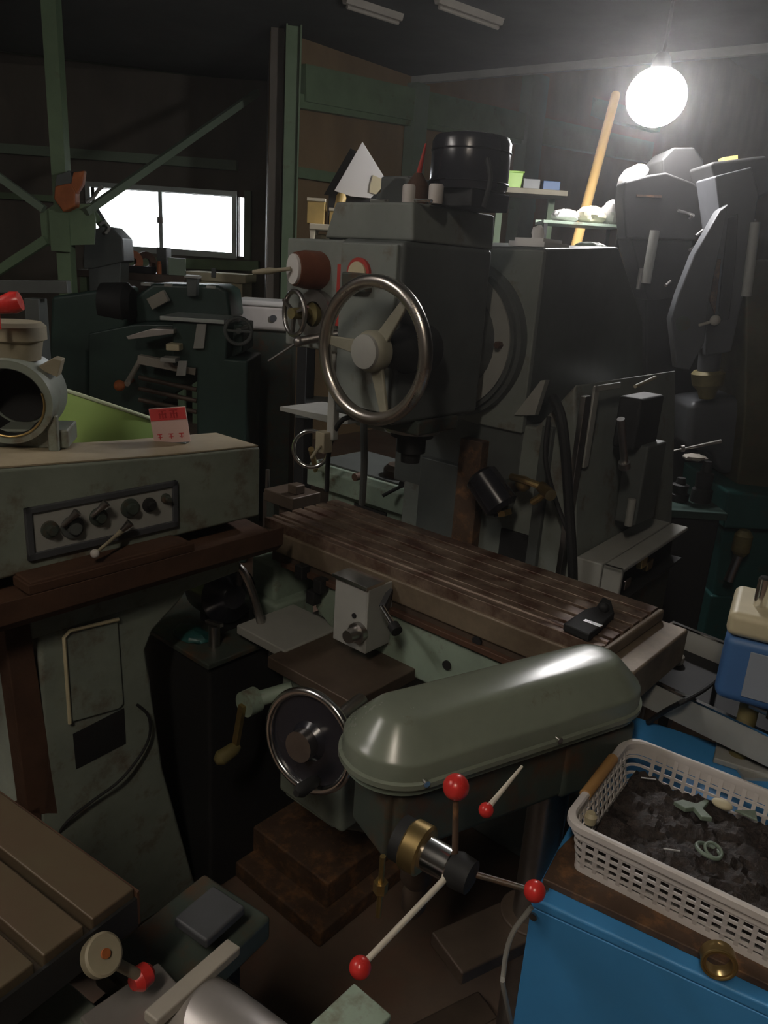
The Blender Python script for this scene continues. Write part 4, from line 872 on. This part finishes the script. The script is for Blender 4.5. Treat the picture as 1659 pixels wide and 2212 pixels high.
# engine lathe at mid left
Y = 3.9
T = Thing('engine_lathe', 'dark green engine lathe with grey ways behind the lime basin', 'lathe', (at_y(400, 800, Y).x, Y + .1, 0))
def pt(name, px, y0, th, m, bev=.006, parent=None): return T.part(name, outl(px, y0, th), m, bev, parent)
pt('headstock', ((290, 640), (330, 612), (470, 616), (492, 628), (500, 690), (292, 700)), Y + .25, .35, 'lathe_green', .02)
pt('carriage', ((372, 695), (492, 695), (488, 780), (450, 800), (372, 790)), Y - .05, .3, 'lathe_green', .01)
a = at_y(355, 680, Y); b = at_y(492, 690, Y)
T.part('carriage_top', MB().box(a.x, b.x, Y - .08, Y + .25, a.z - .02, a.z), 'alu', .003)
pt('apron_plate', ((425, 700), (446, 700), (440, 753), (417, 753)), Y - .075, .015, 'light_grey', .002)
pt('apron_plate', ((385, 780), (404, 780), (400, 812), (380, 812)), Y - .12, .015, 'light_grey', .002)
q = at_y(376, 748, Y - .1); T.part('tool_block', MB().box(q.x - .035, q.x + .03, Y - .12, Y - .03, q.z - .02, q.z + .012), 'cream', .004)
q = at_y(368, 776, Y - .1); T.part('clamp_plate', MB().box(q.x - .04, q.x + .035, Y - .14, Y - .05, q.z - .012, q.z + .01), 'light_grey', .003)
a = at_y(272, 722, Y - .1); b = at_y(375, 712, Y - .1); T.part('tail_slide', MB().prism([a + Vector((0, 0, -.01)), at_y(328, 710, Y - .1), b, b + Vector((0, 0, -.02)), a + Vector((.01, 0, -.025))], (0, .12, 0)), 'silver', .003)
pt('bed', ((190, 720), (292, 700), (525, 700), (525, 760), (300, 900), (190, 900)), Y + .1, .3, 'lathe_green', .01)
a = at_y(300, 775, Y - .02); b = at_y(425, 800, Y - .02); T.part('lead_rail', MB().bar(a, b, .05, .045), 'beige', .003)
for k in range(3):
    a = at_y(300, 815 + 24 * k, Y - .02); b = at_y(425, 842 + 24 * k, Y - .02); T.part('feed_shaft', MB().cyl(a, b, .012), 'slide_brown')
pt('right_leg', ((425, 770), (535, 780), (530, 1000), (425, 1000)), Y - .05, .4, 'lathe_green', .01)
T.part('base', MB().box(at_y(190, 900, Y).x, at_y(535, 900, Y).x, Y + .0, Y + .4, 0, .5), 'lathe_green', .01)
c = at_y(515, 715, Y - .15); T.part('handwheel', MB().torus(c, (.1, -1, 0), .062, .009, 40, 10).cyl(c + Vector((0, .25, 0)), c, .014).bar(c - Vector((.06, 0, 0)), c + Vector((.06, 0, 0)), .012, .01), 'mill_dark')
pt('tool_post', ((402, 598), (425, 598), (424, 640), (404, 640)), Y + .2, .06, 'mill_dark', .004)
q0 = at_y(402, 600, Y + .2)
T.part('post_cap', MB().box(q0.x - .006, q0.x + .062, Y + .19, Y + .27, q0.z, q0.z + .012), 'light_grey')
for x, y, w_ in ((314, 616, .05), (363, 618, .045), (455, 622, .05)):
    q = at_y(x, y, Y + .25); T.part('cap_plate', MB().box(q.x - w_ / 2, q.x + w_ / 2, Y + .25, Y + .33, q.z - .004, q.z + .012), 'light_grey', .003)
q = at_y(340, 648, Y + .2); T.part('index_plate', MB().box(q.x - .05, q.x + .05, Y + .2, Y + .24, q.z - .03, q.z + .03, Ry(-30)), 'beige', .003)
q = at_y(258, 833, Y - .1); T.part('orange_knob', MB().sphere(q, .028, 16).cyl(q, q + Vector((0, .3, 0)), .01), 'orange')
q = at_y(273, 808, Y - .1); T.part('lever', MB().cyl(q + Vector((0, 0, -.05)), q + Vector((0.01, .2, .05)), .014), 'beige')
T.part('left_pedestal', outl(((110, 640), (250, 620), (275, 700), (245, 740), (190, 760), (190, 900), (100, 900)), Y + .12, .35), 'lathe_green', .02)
c = at_y(225, 660, Y); T.part('chuck', MB().lathe(c + Vector((-.08, .2, 0)), c + Vector((.08, .2, 0)), [(0, .1), (.8, .11), (1, .08)], 32), 'black')
# black bar with pale end at the far left
q0 = at_y(60, 632, 3.2); q1 = at_y(150, 620, 3.2)
single('dark_rail', 'dark steel rail sticking out over the red handle at the left', 'steel rail', MB().bar(q0 + Vector((-.4, 0, 0)), q1, .04, .05).box(q0.x, q0.x + .06, 3.16, 3.24, 0, q0.z - .02), 'mill_dark', bevel=.004)
# cream cabinet below the window, white tank
Y = 7.6
a = at_y(398, 585, Y); b = at_y(528, 660, Y)
T = Thing('cream_cabinet', 'cream cabinet with a lipped top under the right half of the window', 'cabinet', ((a.x + b.x) / 2, Y + .2, 0))
T.part('cabinet_body', MB().box(a.x + .06, b.x - .02, Y, Y + .5, 0, a.z - .08), 'cream', .01)
T.part('cabinet_top', MB().box(a.x, b.x + .02, Y - .04, Y + .52, a.z - .08, a.z), 'cream', .01)
q = at_y(462, 587, Y - .04); T.part('cabinet_latch', MB().box(q.x - .02, q.x + .02, Y - .06, Y - .03, q.z - .05, q.z + .03), 'mill_dark')
Y = 4.6
a = at_y(505, 645, Y); b = at_y(640, 720, Y)
T = Thing('white_tank', 'white plastic tank with rounded top left of the mill dials', 'tank', ((a.x + b.x) / 2, Y + .15, 0))
T.part('tank_body', MB().box(a.x + .01, b.x, Y, Y + .3, b.z, a.z - .02), 'white_plastic', .03)
T.part('tank_lid', MB().box(a.x - .005, b.x, Y - .01, Y + .31, a.z - .035, a.z), 'white_paint', .015)
T.part('tank_stand', MB().box(a.x + .03, b.x - .03, Y + .03, Y + .27, 0, b.z), 'drill_dark')
q = at_y(590, 688, Y - .01); T.part('tank_cap', MB().cyl(q, q + Vector((0, .02, 0)), .02), 'blue_grey')
# junk shelf under the window
Y = 6.9
zj = at_y(300, 590, Y).z
sx0 = at_y(165, 600, Y).x; sx1 = at_y(398, 600, Y).x
T = Thing('tool_bench', 'dark cluttered tool bench under the left half of the window', 'bench', ((sx0 + sx1) / 2, Y + .25, 0))
T.part('bench_top', MB().box(sx0, sx1, Y, Y + .6, zj - .06, zj), 'slide_brown', .005)
for xx in (sx0 + .05, sx1 - .05):
    for yy in (Y + .05, Y + .55): T.part('leg', MB().box(xx - .03, xx + .03, yy - .03, yy + .03, 0, zj - .06), 'steel_frame')
T.part('lower_shelf', MB().box(sx0 + .05, sx1 - .05, Y + .05, Y + .55, .9, .93), 'slide_brown')
random.seed(11)
def onb(name, lab, cat, x, px_w, px_h, m, dy=.15, kind='box', group=None):
    q = at_y(x, 590, Y + dy); k = (Y + dy) / F * 1.0; w_ = px_w * k; h_ = px_h * k
    if kind == 'box': mb = MB().box(q.x - w_ / 2, q.x + w_ / 2, Y + dy, Y + dy + .15, zj, zj + h_, Rz(random.uniform(-15, 15)))
    elif kind == 'cyl': mb = MB().lathe((q.x, Y + dy + .08, zj), (q.x, Y + dy + .08, zj + h_), [(0, w_ / 2), (.75, w_ / 2), (.85, w_ / 3), (1, w_ / 3.2)], 20)
    else: mb = MB().ring((q.x, Y + dy, zj + w_ / 2), (.5, -1, 0), w_ / 2, w_ / 5, .08, 24)
    return single(name, lab, cat, mb, m, bevel=.004 if kind == 'box' else 0, group=group)
onb('cable_reel', 'orange-brown cable reel before the window, left one of a touching pair', 'reel', 285, 44, 62, 'orange', .1, 'ring')
onb('cable_reel', 'brown cable reel before the window, right one of a touching pair', 'reel', 315, 42, 58, 'rust', .2, 'ring')
onb('spool_box', 'dark spool box standing just right of the orange-brown reels', 'box', 350, 20, 52, 'mill_dark', .25)
onb('bottle', 'dark bottle on the tool bench left of the cable reels', 'bottle', 262, 16, 50, 'black', .3, 'cyl')
onb('parts_bin', 'reddish parts bin at the left of the tool bench under the window', 'bin', 225, 44, 30, 'rust', .05)
onb('parts_bin', 'grey-green parts bin at the right end of the tool bench', 'bin', 378, 34, 34, 'frame_light', .1)
onb('spray_can', 'small orange spray can on the tool bench in front of the spool box', 'can', 338, 10, 26, 'orange', .02, 'cyl')
onb('parts_bin', 'black low bin in front of the cable reels', 'bin', 300, 50, 14, 'black', .0)
# dark press with bracket in front of the left window edge
Y = 6.3
T = Thing('bench_press', 'dark bench press silhouetted against the left edge of the window', 'press', (at_y(230, 600, Y).x, Y + .1, 0))
T.part('press_head', outl(((180, 505), (222, 488), (240, 490), (264, 515), (268, 565), (200, 580), (180, 580)), Y, .25), 'mill_dark', .01)
T.part('press_arm', MB().bar(at_y(204, 446, Y + .1), at_y(234, 494, Y + .1), .04, .03), 'mill_dark')
T.part('press_stand', outl(((190, 575), (262, 560), (256, 700), (196, 700)), Y + .03, .2), 'mill_dark', .01)
q = at_y(225, 700, Y); T.part('press_base', MB().box(q.x - .2, q.x + .2, Y - .05, Y + .3, 0, q.z + .05), 'lathe_green', .01)
q = at_y(228, 504, Y - .02); T.part('press_cable', MB().tube([q, q + Vector((.03, 0, .04)), q + Vector((.0, 0, .08)), q + Vector((-.04, 0, .06))], .012), 'light_grey')
# orange hoist on the post
Y = PO.y - .12
T = Thing('chain_hoist', 'dull orange chain hoist hanging on the green post above its gusset', 'hoist', (at_y(150, 410, Y).x, Y, at_y(150, 450, Y).z))
T.part('hoist_body', outl(((118, 402), (150, 395), (162, 412), (162, 446), (136, 458), (116, 430)), Y - .03, .09), 'orange', .01)
T.part('hook_arm', outl(((158, 372), (182, 368), (178, 398), (164, 420), (150, 412)), Y - .01, .05), 'orange', .008)
T.part('hoist_cover', outl(((122, 378), (150, 368), (158, 395), (118, 404)), Y, .08), 'mill_dark', .006)
q = at_y(190, 434, Y + .5); single('white_tube', 'curved white tube catching daylight at the left window corner', 'tube', MB().tube([at_y(186, 436, Y + .6), at_y(200, 428, Y + .6), at_y(213, 410, Y + .6), at_y(222, 404, Y + .6)], .014), 'white_paint')
# ---- shelf rack behind the mill head
Y = 3.55
zs = at_y(690, 520, Y).z
a = at_y(650, 520, Y); b = at_y(1342, 545, Y)
T = Thing('shelf_rack', 'green steel rack standing behind the milling machine', 'rack', ((a.x + b.x) / 2, Y + .2, 0))
T.part('rack_shelf', MB().box(a.x, b.x, Y - .03, Y + .42, zs - .03, zs), 'mill_dark')
T.part('rack_shelf', MB().box(a.x, b.x, Y - .03, Y + .42, .9, .93), 'mill_dark')
for xx in (a.x + .02, b.x - .02):
    for yy in (Y, Y + .38): T.part('rack_post', MB().box(xx - .02, xx + .02, yy - .02, yy + .02, 0, zs - .03), 'black')
q0 = at_y(668, 482, Y); q1 = at_y(752, 518, Y)
T = Thing('plastic_stand', 'low cream plastic stand carrying yellow cartons on the rack', 'stand', ((q0.x + q1.x) / 2, Y + .08, zs))
T.part('stand_top', MB().box(q0.x, q1.x, Y, Y + .16, q0.z - .025, q0.z), 'yellow_white', .004)
for xx in (q0.x + .014, q1.x - .014):
    for yy in (Y + .014, Y + .146): T.part('leg', MB().prism([(xx - .014, yy - .01, q0.z - .02), (xx + .014, yy - .01, q0.z - .02), (xx + .008, yy - .01, zs), (xx - .008, yy - .01, zs)], (0, .02, 0)), 'yellow_white', .002)
def carton(lab, x0, x1, y0, m, name='carton', dy=.02, base=None):
    p = at_y(x0, y0, Y + dy); q = at_y(x1, y0, Y + dy); z0 = q0.z if base is None else base
    T = Thing(name, lab, 'carton', ((p.x + q.x) / 2, Y + dy + .05, z0))
    T.part('carton_box', MB().box(p.x, q.x, Y + dy, Y + dy + .10, z0, p.z), m, .003)
    T.part('carton_flap', MB().box(p.x - .002, q.x + .002, Y + dy - .003, Y + dy + .08, p.z - .01, p.z + .003), 'yellow_white' if m == 'yellow' else 'tan', .001)
    return p.z
carton('yellow carton on the left of the cream plastic stand', 664, 702, 428, 'yellow')
carton('ochre carton on the right of the cream plastic stand', 712, 748, 450, 'yellow')
q = at_y(733, 428, Y + .05); single('paint_jar', 'small yellow jar tilted on top of the ochre carton', 'jar', MB().lathe((q.x, Y + .06, at_y(712, 450, Y + .02).z + .003), (q.x + .01, Y + .06, q.z + .02), [(0, .022), (.8, .022), (1, .015)], 18), 'yellow')
q = at_y(690, 510, Y); single('small_parts', 'small brownish part under the cream plastic stand', 'part', MB().sphere((q.x, Y + .08, zs + .015), .03, 14, (1.2, 1, .5), .1), 'tan')
YR = Y + .06
zt3 = at_y(1260, 481, YR).z
xa, xb = at_y(1172, 480, YR).x, at_y(1345, 480, YR).x
T = Thing('sheet_tray', 'thin green metal tray on tall feet holding white plastic bags behind the mill column', 'tray', ((xa + xb) / 2, YR + .08, zs))
T.part('tray_shelf', MB().box(xa, xb, YR - .02, YR + .20, zt3 - .012, zt3).box(xa, xb, YR + .195, YR + .20, zt3 - .012, zt3 + .012), 'pale_green', .001)
for xx in (xa + .012, xb - .012):
    for yy in (YR - .01, YR + .18): T.part('tray_foot', MB().box(xx - .008, xx + .008, yy - .008, yy + .008, zs, zt3 - .01), 'black')
def bag(lab, x0, x1, yt, m):
    p = at_y(x0, 470, YR + .06).x; q = at_y(x1, 470, YR + .06).x; h = at_y((x0 + x1) / 2, yt, YR + .06).z - zt3
    single('plastic_bag', lab, 'bag', MB().sphere(((p + q) / 2, YR + .07, zt3 + h * .48), .5, 28, (q - p, .14, h * 1.05), .10), m)
bag('crumpled white plastic bag, small and leftmost on the green tray', 1192, 1252, 452, 'white_paint')
bag('large crumpled cream plastic bag in the middle of the green tray', 1244, 1310, 445, 'yellow_white')
bag('crumpled white plastic bag at the right end of the green tray', 1298, 1350, 432, 'white_paint')
# white board, tilted on its corner
Yb = Y + .12
bd = [at_y(x, y, Yb) for x, y in ((783, 306), (722, 412), (758, 424), (800, 428), (836, 392))]
T = Thing('white_board', 'white triangular board leaning with its point up behind the mill head', 'board', (bd[2].x, Yb, bd[2].z))
T.part('board_panel', MB().prism(bd, (0, .012, 0)), 'white_paint', .001)
T.part('torn_edge', MB().prism([at_y(x, y, Yb - .003) for x, y in ((806, 378), (836, 392), (812, 420), (798, 415), (800, 398))], (0, .004, 0)), 'cream')
T.part('board_support', MB().prism([at_y(x, y, Yb + .03) for x, y in ((757, 320), (775, 330), (735, 425), (700, 420))], (0, .02, 0)).box(bd[2].x - .1, bd[2].x + .12, Yb + .02, Yb + .06, zs, bd[2].z + .03), 'black')
# wall shelf right of the mill head with baskets
Y2 = 4.9
a = at_y(1075, 402, Y2); b = at_y(1228, 410, Y2)
T = Thing('wall_shelf', 'brown wooden shelf board on posts right of the black motor', 'shelf', ((a.x + b.x) / 2, Y2 + .12, a.z - .03))
T.part('shelf_board', MB().box(a.x, b.x, Y2, Y2 + .3, a.z - .03, a.z), 'tan', .003)
for xx in (a.x + .05, b.x - .05): T.part('shelf_post', MB().box(xx - .02, xx + .02, Y2 + .22, Y2 + .27, 0, a.z - .03), 'steel_frame')
zz = a.z
q = at_y(1110, 385, Y2)
T = Thing('green_basket', 'bright lime green basket on the brown shelf board', 'basket', (q.x, Y2 + .1, zz))
T.part('basket_body', MB().prism([(q.x - .05, Y2 + .03, zz), (q.x + .05, Y2 + .03, zz), (q.x + .06, Y2 + .03, zz + .085), (q.x - .06, Y2 + .03, zz + .085)], (0, .12, 0)), 'bright_lime', .004)
T.part('basket_rim', MB().box(q.x - .065, q.x + .065, Y2 + .025, Y2 + .155, zz + .083, zz + .092), 'bright_lime', .002)
q = at_y(1195, 390, Y2); single('blue_box', 'light blue box at the right end of the brown shelf board', 'box', MB().box(q.x - .05, q.x + .05, Y2 + .03, Y2 + .13, zz, zz + .05), 'light_grey' if 0 else 'blue', bevel=.003)
q = at_y(1155, 390, Y2); single('navy_box', 'dark navy box between the lime basket and the light blue box', 'box', MB().box(q.x - .06, q.x + .04, Y2 + .03, Y2 + .13, zz, zz + .055), 'mill_dark', bevel=.003)
q = at_y(1093, 368, Y2 - .02); single('bright_clip', 'small bright clip on the lime basket rim', 'clip', MB().box(q.x - .012, q.x + .02, Y2 + .03, Y2 + .05, zz + .092, zz + .112), 'white_paint')
# leaning wooden pole
a = at_y(1262, 462, 4.3); b = at_y(1330, 205, 4.9)
dirp = (b - a).normalized(); foot = a - dirp * ((a.z - .0) / dirp.z)
single('wooden_pole', 'long pale wooden pole leaning upright left of the glaring lamp', 'pole', MB().cyl(foot, b, .026, n=16), 'wood')
# dark vertical machine with white shade
Y3 = 3.3
T = Thing('vertical_mill', 'dark vertical milling machine with bright quill rod below the work lamp', 'milling machine', (at_y(1430, 700, Y3).x, Y3 + .3, 0))
def pt3(name, px, y0, th, m, bev=.01): return T.part(name, outl(px, y0, th), m, bev)
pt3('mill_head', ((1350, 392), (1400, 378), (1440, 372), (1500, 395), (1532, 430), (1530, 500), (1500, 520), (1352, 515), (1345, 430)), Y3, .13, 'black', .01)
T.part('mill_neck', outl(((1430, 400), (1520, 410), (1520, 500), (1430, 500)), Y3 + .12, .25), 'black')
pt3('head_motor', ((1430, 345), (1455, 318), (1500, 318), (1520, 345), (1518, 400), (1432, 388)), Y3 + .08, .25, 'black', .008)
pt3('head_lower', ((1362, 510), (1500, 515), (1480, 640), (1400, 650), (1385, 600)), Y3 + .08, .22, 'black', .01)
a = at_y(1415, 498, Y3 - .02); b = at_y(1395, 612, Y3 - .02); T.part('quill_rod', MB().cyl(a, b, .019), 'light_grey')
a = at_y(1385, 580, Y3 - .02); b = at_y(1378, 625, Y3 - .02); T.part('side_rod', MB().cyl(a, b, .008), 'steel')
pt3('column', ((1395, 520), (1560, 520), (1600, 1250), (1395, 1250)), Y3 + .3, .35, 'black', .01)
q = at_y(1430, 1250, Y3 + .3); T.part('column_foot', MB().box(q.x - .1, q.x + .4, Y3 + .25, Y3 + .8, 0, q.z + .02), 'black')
pt3('pink_stripe', ((1375, 420), (1430, 422), (1430, 427), (1375, 425)), Y3 - .004, .006, 'rust_plate', 0)
for x0, y0, x1, y1 in ((1465, 455, 1498, 465), (1498, 465, 1490, 472), (1503, 510, 1530, 488), (1490, 540, 1500, 535), (1438, 617, 1448, 608)):
    T.part('bright_handle', MB().cyl(at_y(x0, y0, Y3 - .03), at_y(x1, y1, Y3 - .01), .006), 'steel')
a = at_y(1520, 440, Y3 + .12)
T = Thing('lamp_shade', 'curved white lamp shade lit brightly on the dark machine, below the work lamp', 'lamp shade', (at_y(1370, 400, Y3 + .2).x, Y3 + .2, at_y(1370, 420, Y3 + .2).z))
T.part('shade', MB().prism([at_y(x, y, Y3 + .16) for x, y in ((1346, 418), (1344, 398), (1350, 378), (1362, 362), (1380, 353), (1396, 354), (1405, 365), (1400, 378), (1385, 388), (1368, 395), (1355, 405))], (0, .10, 0)), 'white_paint', .02)
T.part('shade_bracket', MB().cyl(at_y(1385, 385, Y3 + .2), at_y(1400, 405, Y3 + .2), .012), 'mill_dark')
single('white_cloth', 'small white cloth tucked behind the grey drilling head', 'cloth', MB().prism([at_y(x, y, Y3 + .02) for x, y in ((1528, 430), (1540, 422), (1557, 432), (1545, 448), (1532, 464))], (0, .05, 0)), 'white_paint', bevel=.006)
q = at_y(1575, 345, 3.6)
single('yellow_tag', 'small yellow block high on the right machine top', 'block', MB().box(q.x - .03, q.x + .03, 3.58, 3.64, q.z - .012, q.z + .012, Ry(-12)), 'yellow', bevel=.002)
# grey drilling machine at the right
Y4 = 3.05
T = Thing('drilling_machine', 'grey drilling machine with pointed side plate and long slot at the right', 'drilling machine', (at_y(1560, 800, Y4).x, Y4 + .2, 0))
pt3('side_plate', ((1555, 455), (1575, 440), (1560, 520), (1533, 640), (1522, 740), (1490, 800), (1462, 795), (1450, 690), (1465, 640), (1500, 550)), Y4, .06, 'blue_grey', .006)
pt3('head_frame', ((1545, 380), (1625, 360), (1640, 420), (1610, 620), (1580, 760), (1525, 770), (1525, 640), (1560, 500)), Y4 + .04, .2, 'blue_grey', .008)
pt3('slide_slot', ((1575, 470), (1595, 462), (1590, 560), (1575, 690), (1552, 690), (1562, 580)), Y4 + .03, .02, 'black', .003)
pt3('slide_strip', ((1534, 650), (1548, 560), (1558, 560), (1545, 680)), Y4 + .03, .015, 'rust_plate', .002)
c = at_y(1475, 699, Y4); T.part('plate_hole', MB().cyl(c + Vector((0, -.004, 0)), c + Vector((0, .01, 0)), .028), 'drill_dark')
c = at_y(1545, 692, Y4 - .02); T.part('feed_lever', MB().cyl(at_y(1510, 703, Y4 - .02), c, .006).sphere(c, .02, 14), 'beige')
a = at_y(1540, 700, Y4 + .1); b = at_y(1530, 800, Y4 + .1)
T.part('spindle_housing', MB().lathe(a + Vector((0, 0, 0)), b, [(0, .05), (.5, .05), (.52, .043), (1, .043)], 32), 'blue_grey')
c = at_y(1527, 860, Y4 + .1); T.part('chuck', MB().lathe(b, c, [(0, .055), (.1, .065), (.5, .06), (.7, .04), (1, .03)], 28), 'olive')
a = at_y(1632, 480, Y4 + .0); b = at_y(1612, 640, Y4 + .0); T.part('counter_rod', MB().cyl(a, b, .018), 'light_grey')
pt3('upper_arm', ((1535, 350), (1659, 335), (1700, 400), (1640, 430), (1560, 440)), Y4 + .1, .3, 'black', .015)
pt3('lower_casting', ((1490, 870), (1660, 850), (1625, 940), (1600, 1020), (1560, 1030), (1540, 980), (1482, 970)), Y4 + .12, .25, 'blue_grey', .03)
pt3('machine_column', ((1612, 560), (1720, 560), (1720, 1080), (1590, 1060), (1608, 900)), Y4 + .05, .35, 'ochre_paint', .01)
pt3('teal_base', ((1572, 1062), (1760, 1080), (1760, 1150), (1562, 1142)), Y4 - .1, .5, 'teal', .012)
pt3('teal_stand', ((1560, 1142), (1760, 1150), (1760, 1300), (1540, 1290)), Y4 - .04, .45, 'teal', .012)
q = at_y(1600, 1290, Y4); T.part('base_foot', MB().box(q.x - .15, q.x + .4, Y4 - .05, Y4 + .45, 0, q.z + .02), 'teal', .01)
c = at_y(1597, 1165, Y4 - .1); T.part('oil_pump', MB().lathe(c + Vector((0, -.03, .05)), c + Vector((0, -.03, -.06)), [(0, .02), (.2, .035), (.8, .035), (1, .02)], 24), 'olive')
c = at_y(1585, 1225, Y4 - .15); T.part('drain_pipe', MB().cyl(c + Vector((.01, 0, .05)), c + Vector((-.01, 0, -.06)), .018), 'steel')
pt3('grey_door', ((1497, 1140), (1560, 1120), (1550, 1230), (1492, 1200)), Y4 + .2, .05, 'blue_grey', .004)
# rod and dark things before the drill
a = at_y(1400, 985, 2.8); b = at_y(1558, 953, 2.8)
T = Thing('steel_lever', 'thin steel lever pointing right at mid height of the drilling machine', 'lever', (a.x, 2.8, a.z))
T.part('lever_rod', MB().lathe(a, b, [(0, .003), (.5, .004), (1, .008)], 10), 'steel'); c = at_y(1471, 969, 2.8); T.part('lever_collar', MB().cyl(c, c + Vector((.012, 0, .002)), .012), 'steel')
T.part('lever_post', MB().box(a.x - .02, a.x + .01, 2.79, 2.83, 0, a.z + .01), 'black')
random.seed(21)
q = at_y(1490, 1050, 2.75)
T = Thing('parts_cart', 'low dark cart loaded with black and rusty machine parts left of the teal base', 'cart', (q.x, 2.85, 0))
zc2 = at_y(1480, 1100, 2.7).z
T.part('cart_top', MB().box(at_y(1400, 1100, 2.7).x, at_y(1570, 1100, 2.7).x, 2.68, 3.0, zc2 - .03, zc2), 'lathe_green', .005)
T.part('cart_body', MB().box(at_y(1410, 1100, 2.7).x, at_y(1560, 1100, 2.7).x, 2.7, 2.98, .05, zc2 - .03), 'black', .005)
for k, (x, w_, h_, m_, lab) in enumerate(((1432, 26, 70, 'rust', 'rust-coloured stacked part at the left of the dark cart'), (1470, 44, 50, 'black', 'black lumpy part in the middle of the dark cart'), (1520, 44, 90, 'black', 'tall dark part at the right of the dark cart'))):
    p = at_y(x, 1095, 2.78); kk = 2.9 / F
    single('machine_part', lab, 'machine part', MB().lathe((p.x, 2.82, zc2), (p.x, 2.82, zc2 + h_ * kk), [(0, w_ * kk * .5), (.3, w_ * kk * .5), (.35, w_ * kk * .38), (.7, w_ * kk * .42), (.75, w_ * kk * .25), (1, w_ * kk * .2)], 20), m_)
p = at_y(1522, 1000, 2.72); single('pink_rag', 'pale pinkish rag lying on the tall dark part of the cart', 'rag', MB().sphere((p.x, 2.82, zc2 + 90 * 2.9 / F + .012), .5, 16, (.09, .06, .025), .15), 'beige')

# dark unit standing between the lathe pedestal and the mill saddle
c = M.loc(at_d(480, 1275, 2.0))
T = Thing('coolant_unit', 'black coolant tank with a round pump motor between the lathe pedestal and the mill', 'coolant unit', (c.x, c.y, 0), M)
T.part('tank', MB().box(c.x - .32, c.x + .16, c.y - .16, c.y + .20, 0, c.z - .10), 'black', .01)
T.part('tank_lid', MB().box(c.x - .33, c.x + .17, c.y - .17, c.y + .21, c.z - .10, c.z - .085), 'drill_dark', .004)
T.part('pump_motor', MB().lathe((c.x - .06, c.y, c.z), (c.x + .09, c.y - .03, c.z + .02), [(0, .05), (.1, .072), (.8, .075), (.85, .06), (1, .03)], 36), 'black_gloss')
T.part('motor_foot', MB().box(c.x - .04, c.x + .06, c.y - .04, c.y + .04, c.z - .086, c.z - .05), 'black')
T.part('pump_pipe', MB().tube([(c.x + .02, c.y - .02, c.z + .06), (c.x + .05, c.y - .05, c.z + .11), (c.x + .12, c.y - .03, c.z + .10), (c.x + .15, c.y, c.z - .02), (c.x + .14, c.y + .02, c.z - .09)], .011), 'steel')
T.part('pipe_elbow', MB().sphere((c.x + .02, c.y - .03, c.z + .07), .02, 16), 'rust')
T.part('pump_valve', MB().cyl((c.x + .10, c.y - .1, c.z - .085), (c.x + .10, c.y - .1, c.z - .03), .014).bar((c.x + .07, c.y - .1, c.z - .03), (c.x + .13, c.y - .1, c.z - .02), .01, .008), 'steel')
q = M.loc(at_d(440, 1405, 1.9)); single('green_rag', 'dark green rag lying on the black coolant tank', 'rag', MB().sphere((c.x + .02, c.y - .11, c.z - .08), .5, 18, (.12, .07, .03), .12), 'teal', fr=M)
# repeats of one kind share a group phrase
GROUPS = {'plastic_bag': 'plastic bags on the green tray', 'hex_key': 'hex keys on the mill head', 'white_tin': 'white tins on the mill head', 'parts_bin': 'parts bins on the tool bench',
          'cable_reel': 'cable reels before the window', 'carton': 'cartons on the cream stand', 'machine_part': 'machine parts on the dark cart', 'metal_offcut': 'offcuts on the basket scrap',
          'metal_sliver': 'bright slivers on the basket scrap', 'ceiling_batten_lamp': 'unlit batten lamps under the deck', 'assumed_fluorescent_lamp': 'assumed lit fluorescent lamps behind the viewer'}
for o in list(COL.objects):
    if o.parent is None and o.name.split('.')[0] in GROUPS: o['group'] = GROUPS[o.name.split('.')[0]]
# ============================================================ ADDED SCATTER VOLUME FOR LENS VEIL AND LAMP GLOW
hz = bpy.data.materials.new('lens_veil'); hz.use_nodes = True; N = hz.node_tree.nodes; N.remove(N['Principled BSDF'])
vs_ = N.new('ShaderNodeVolumeScatter'); vs_.inputs['Color'].default_value = (1, 1, 1, 1); vs_.inputs['Density'].default_value = 0.011; vs_.inputs['Anisotropy'].default_value = 0.8
hz.node_tree.links.new(vs_.outputs[0], N['Material Output'].inputs['Volume']); MATS['lens_veil'] = hz
o = mesh_obj('lens_veil', MB().box(-6.4, 11.4, -4.4, 21.4, -.4, 5.4), 'lens_veil', smooth=False); o['kind'] = 'stuff'; o['label'] = 'added scatter volume standing in for lens veil and lamp glow'; o['category'] = 'lens_veil'
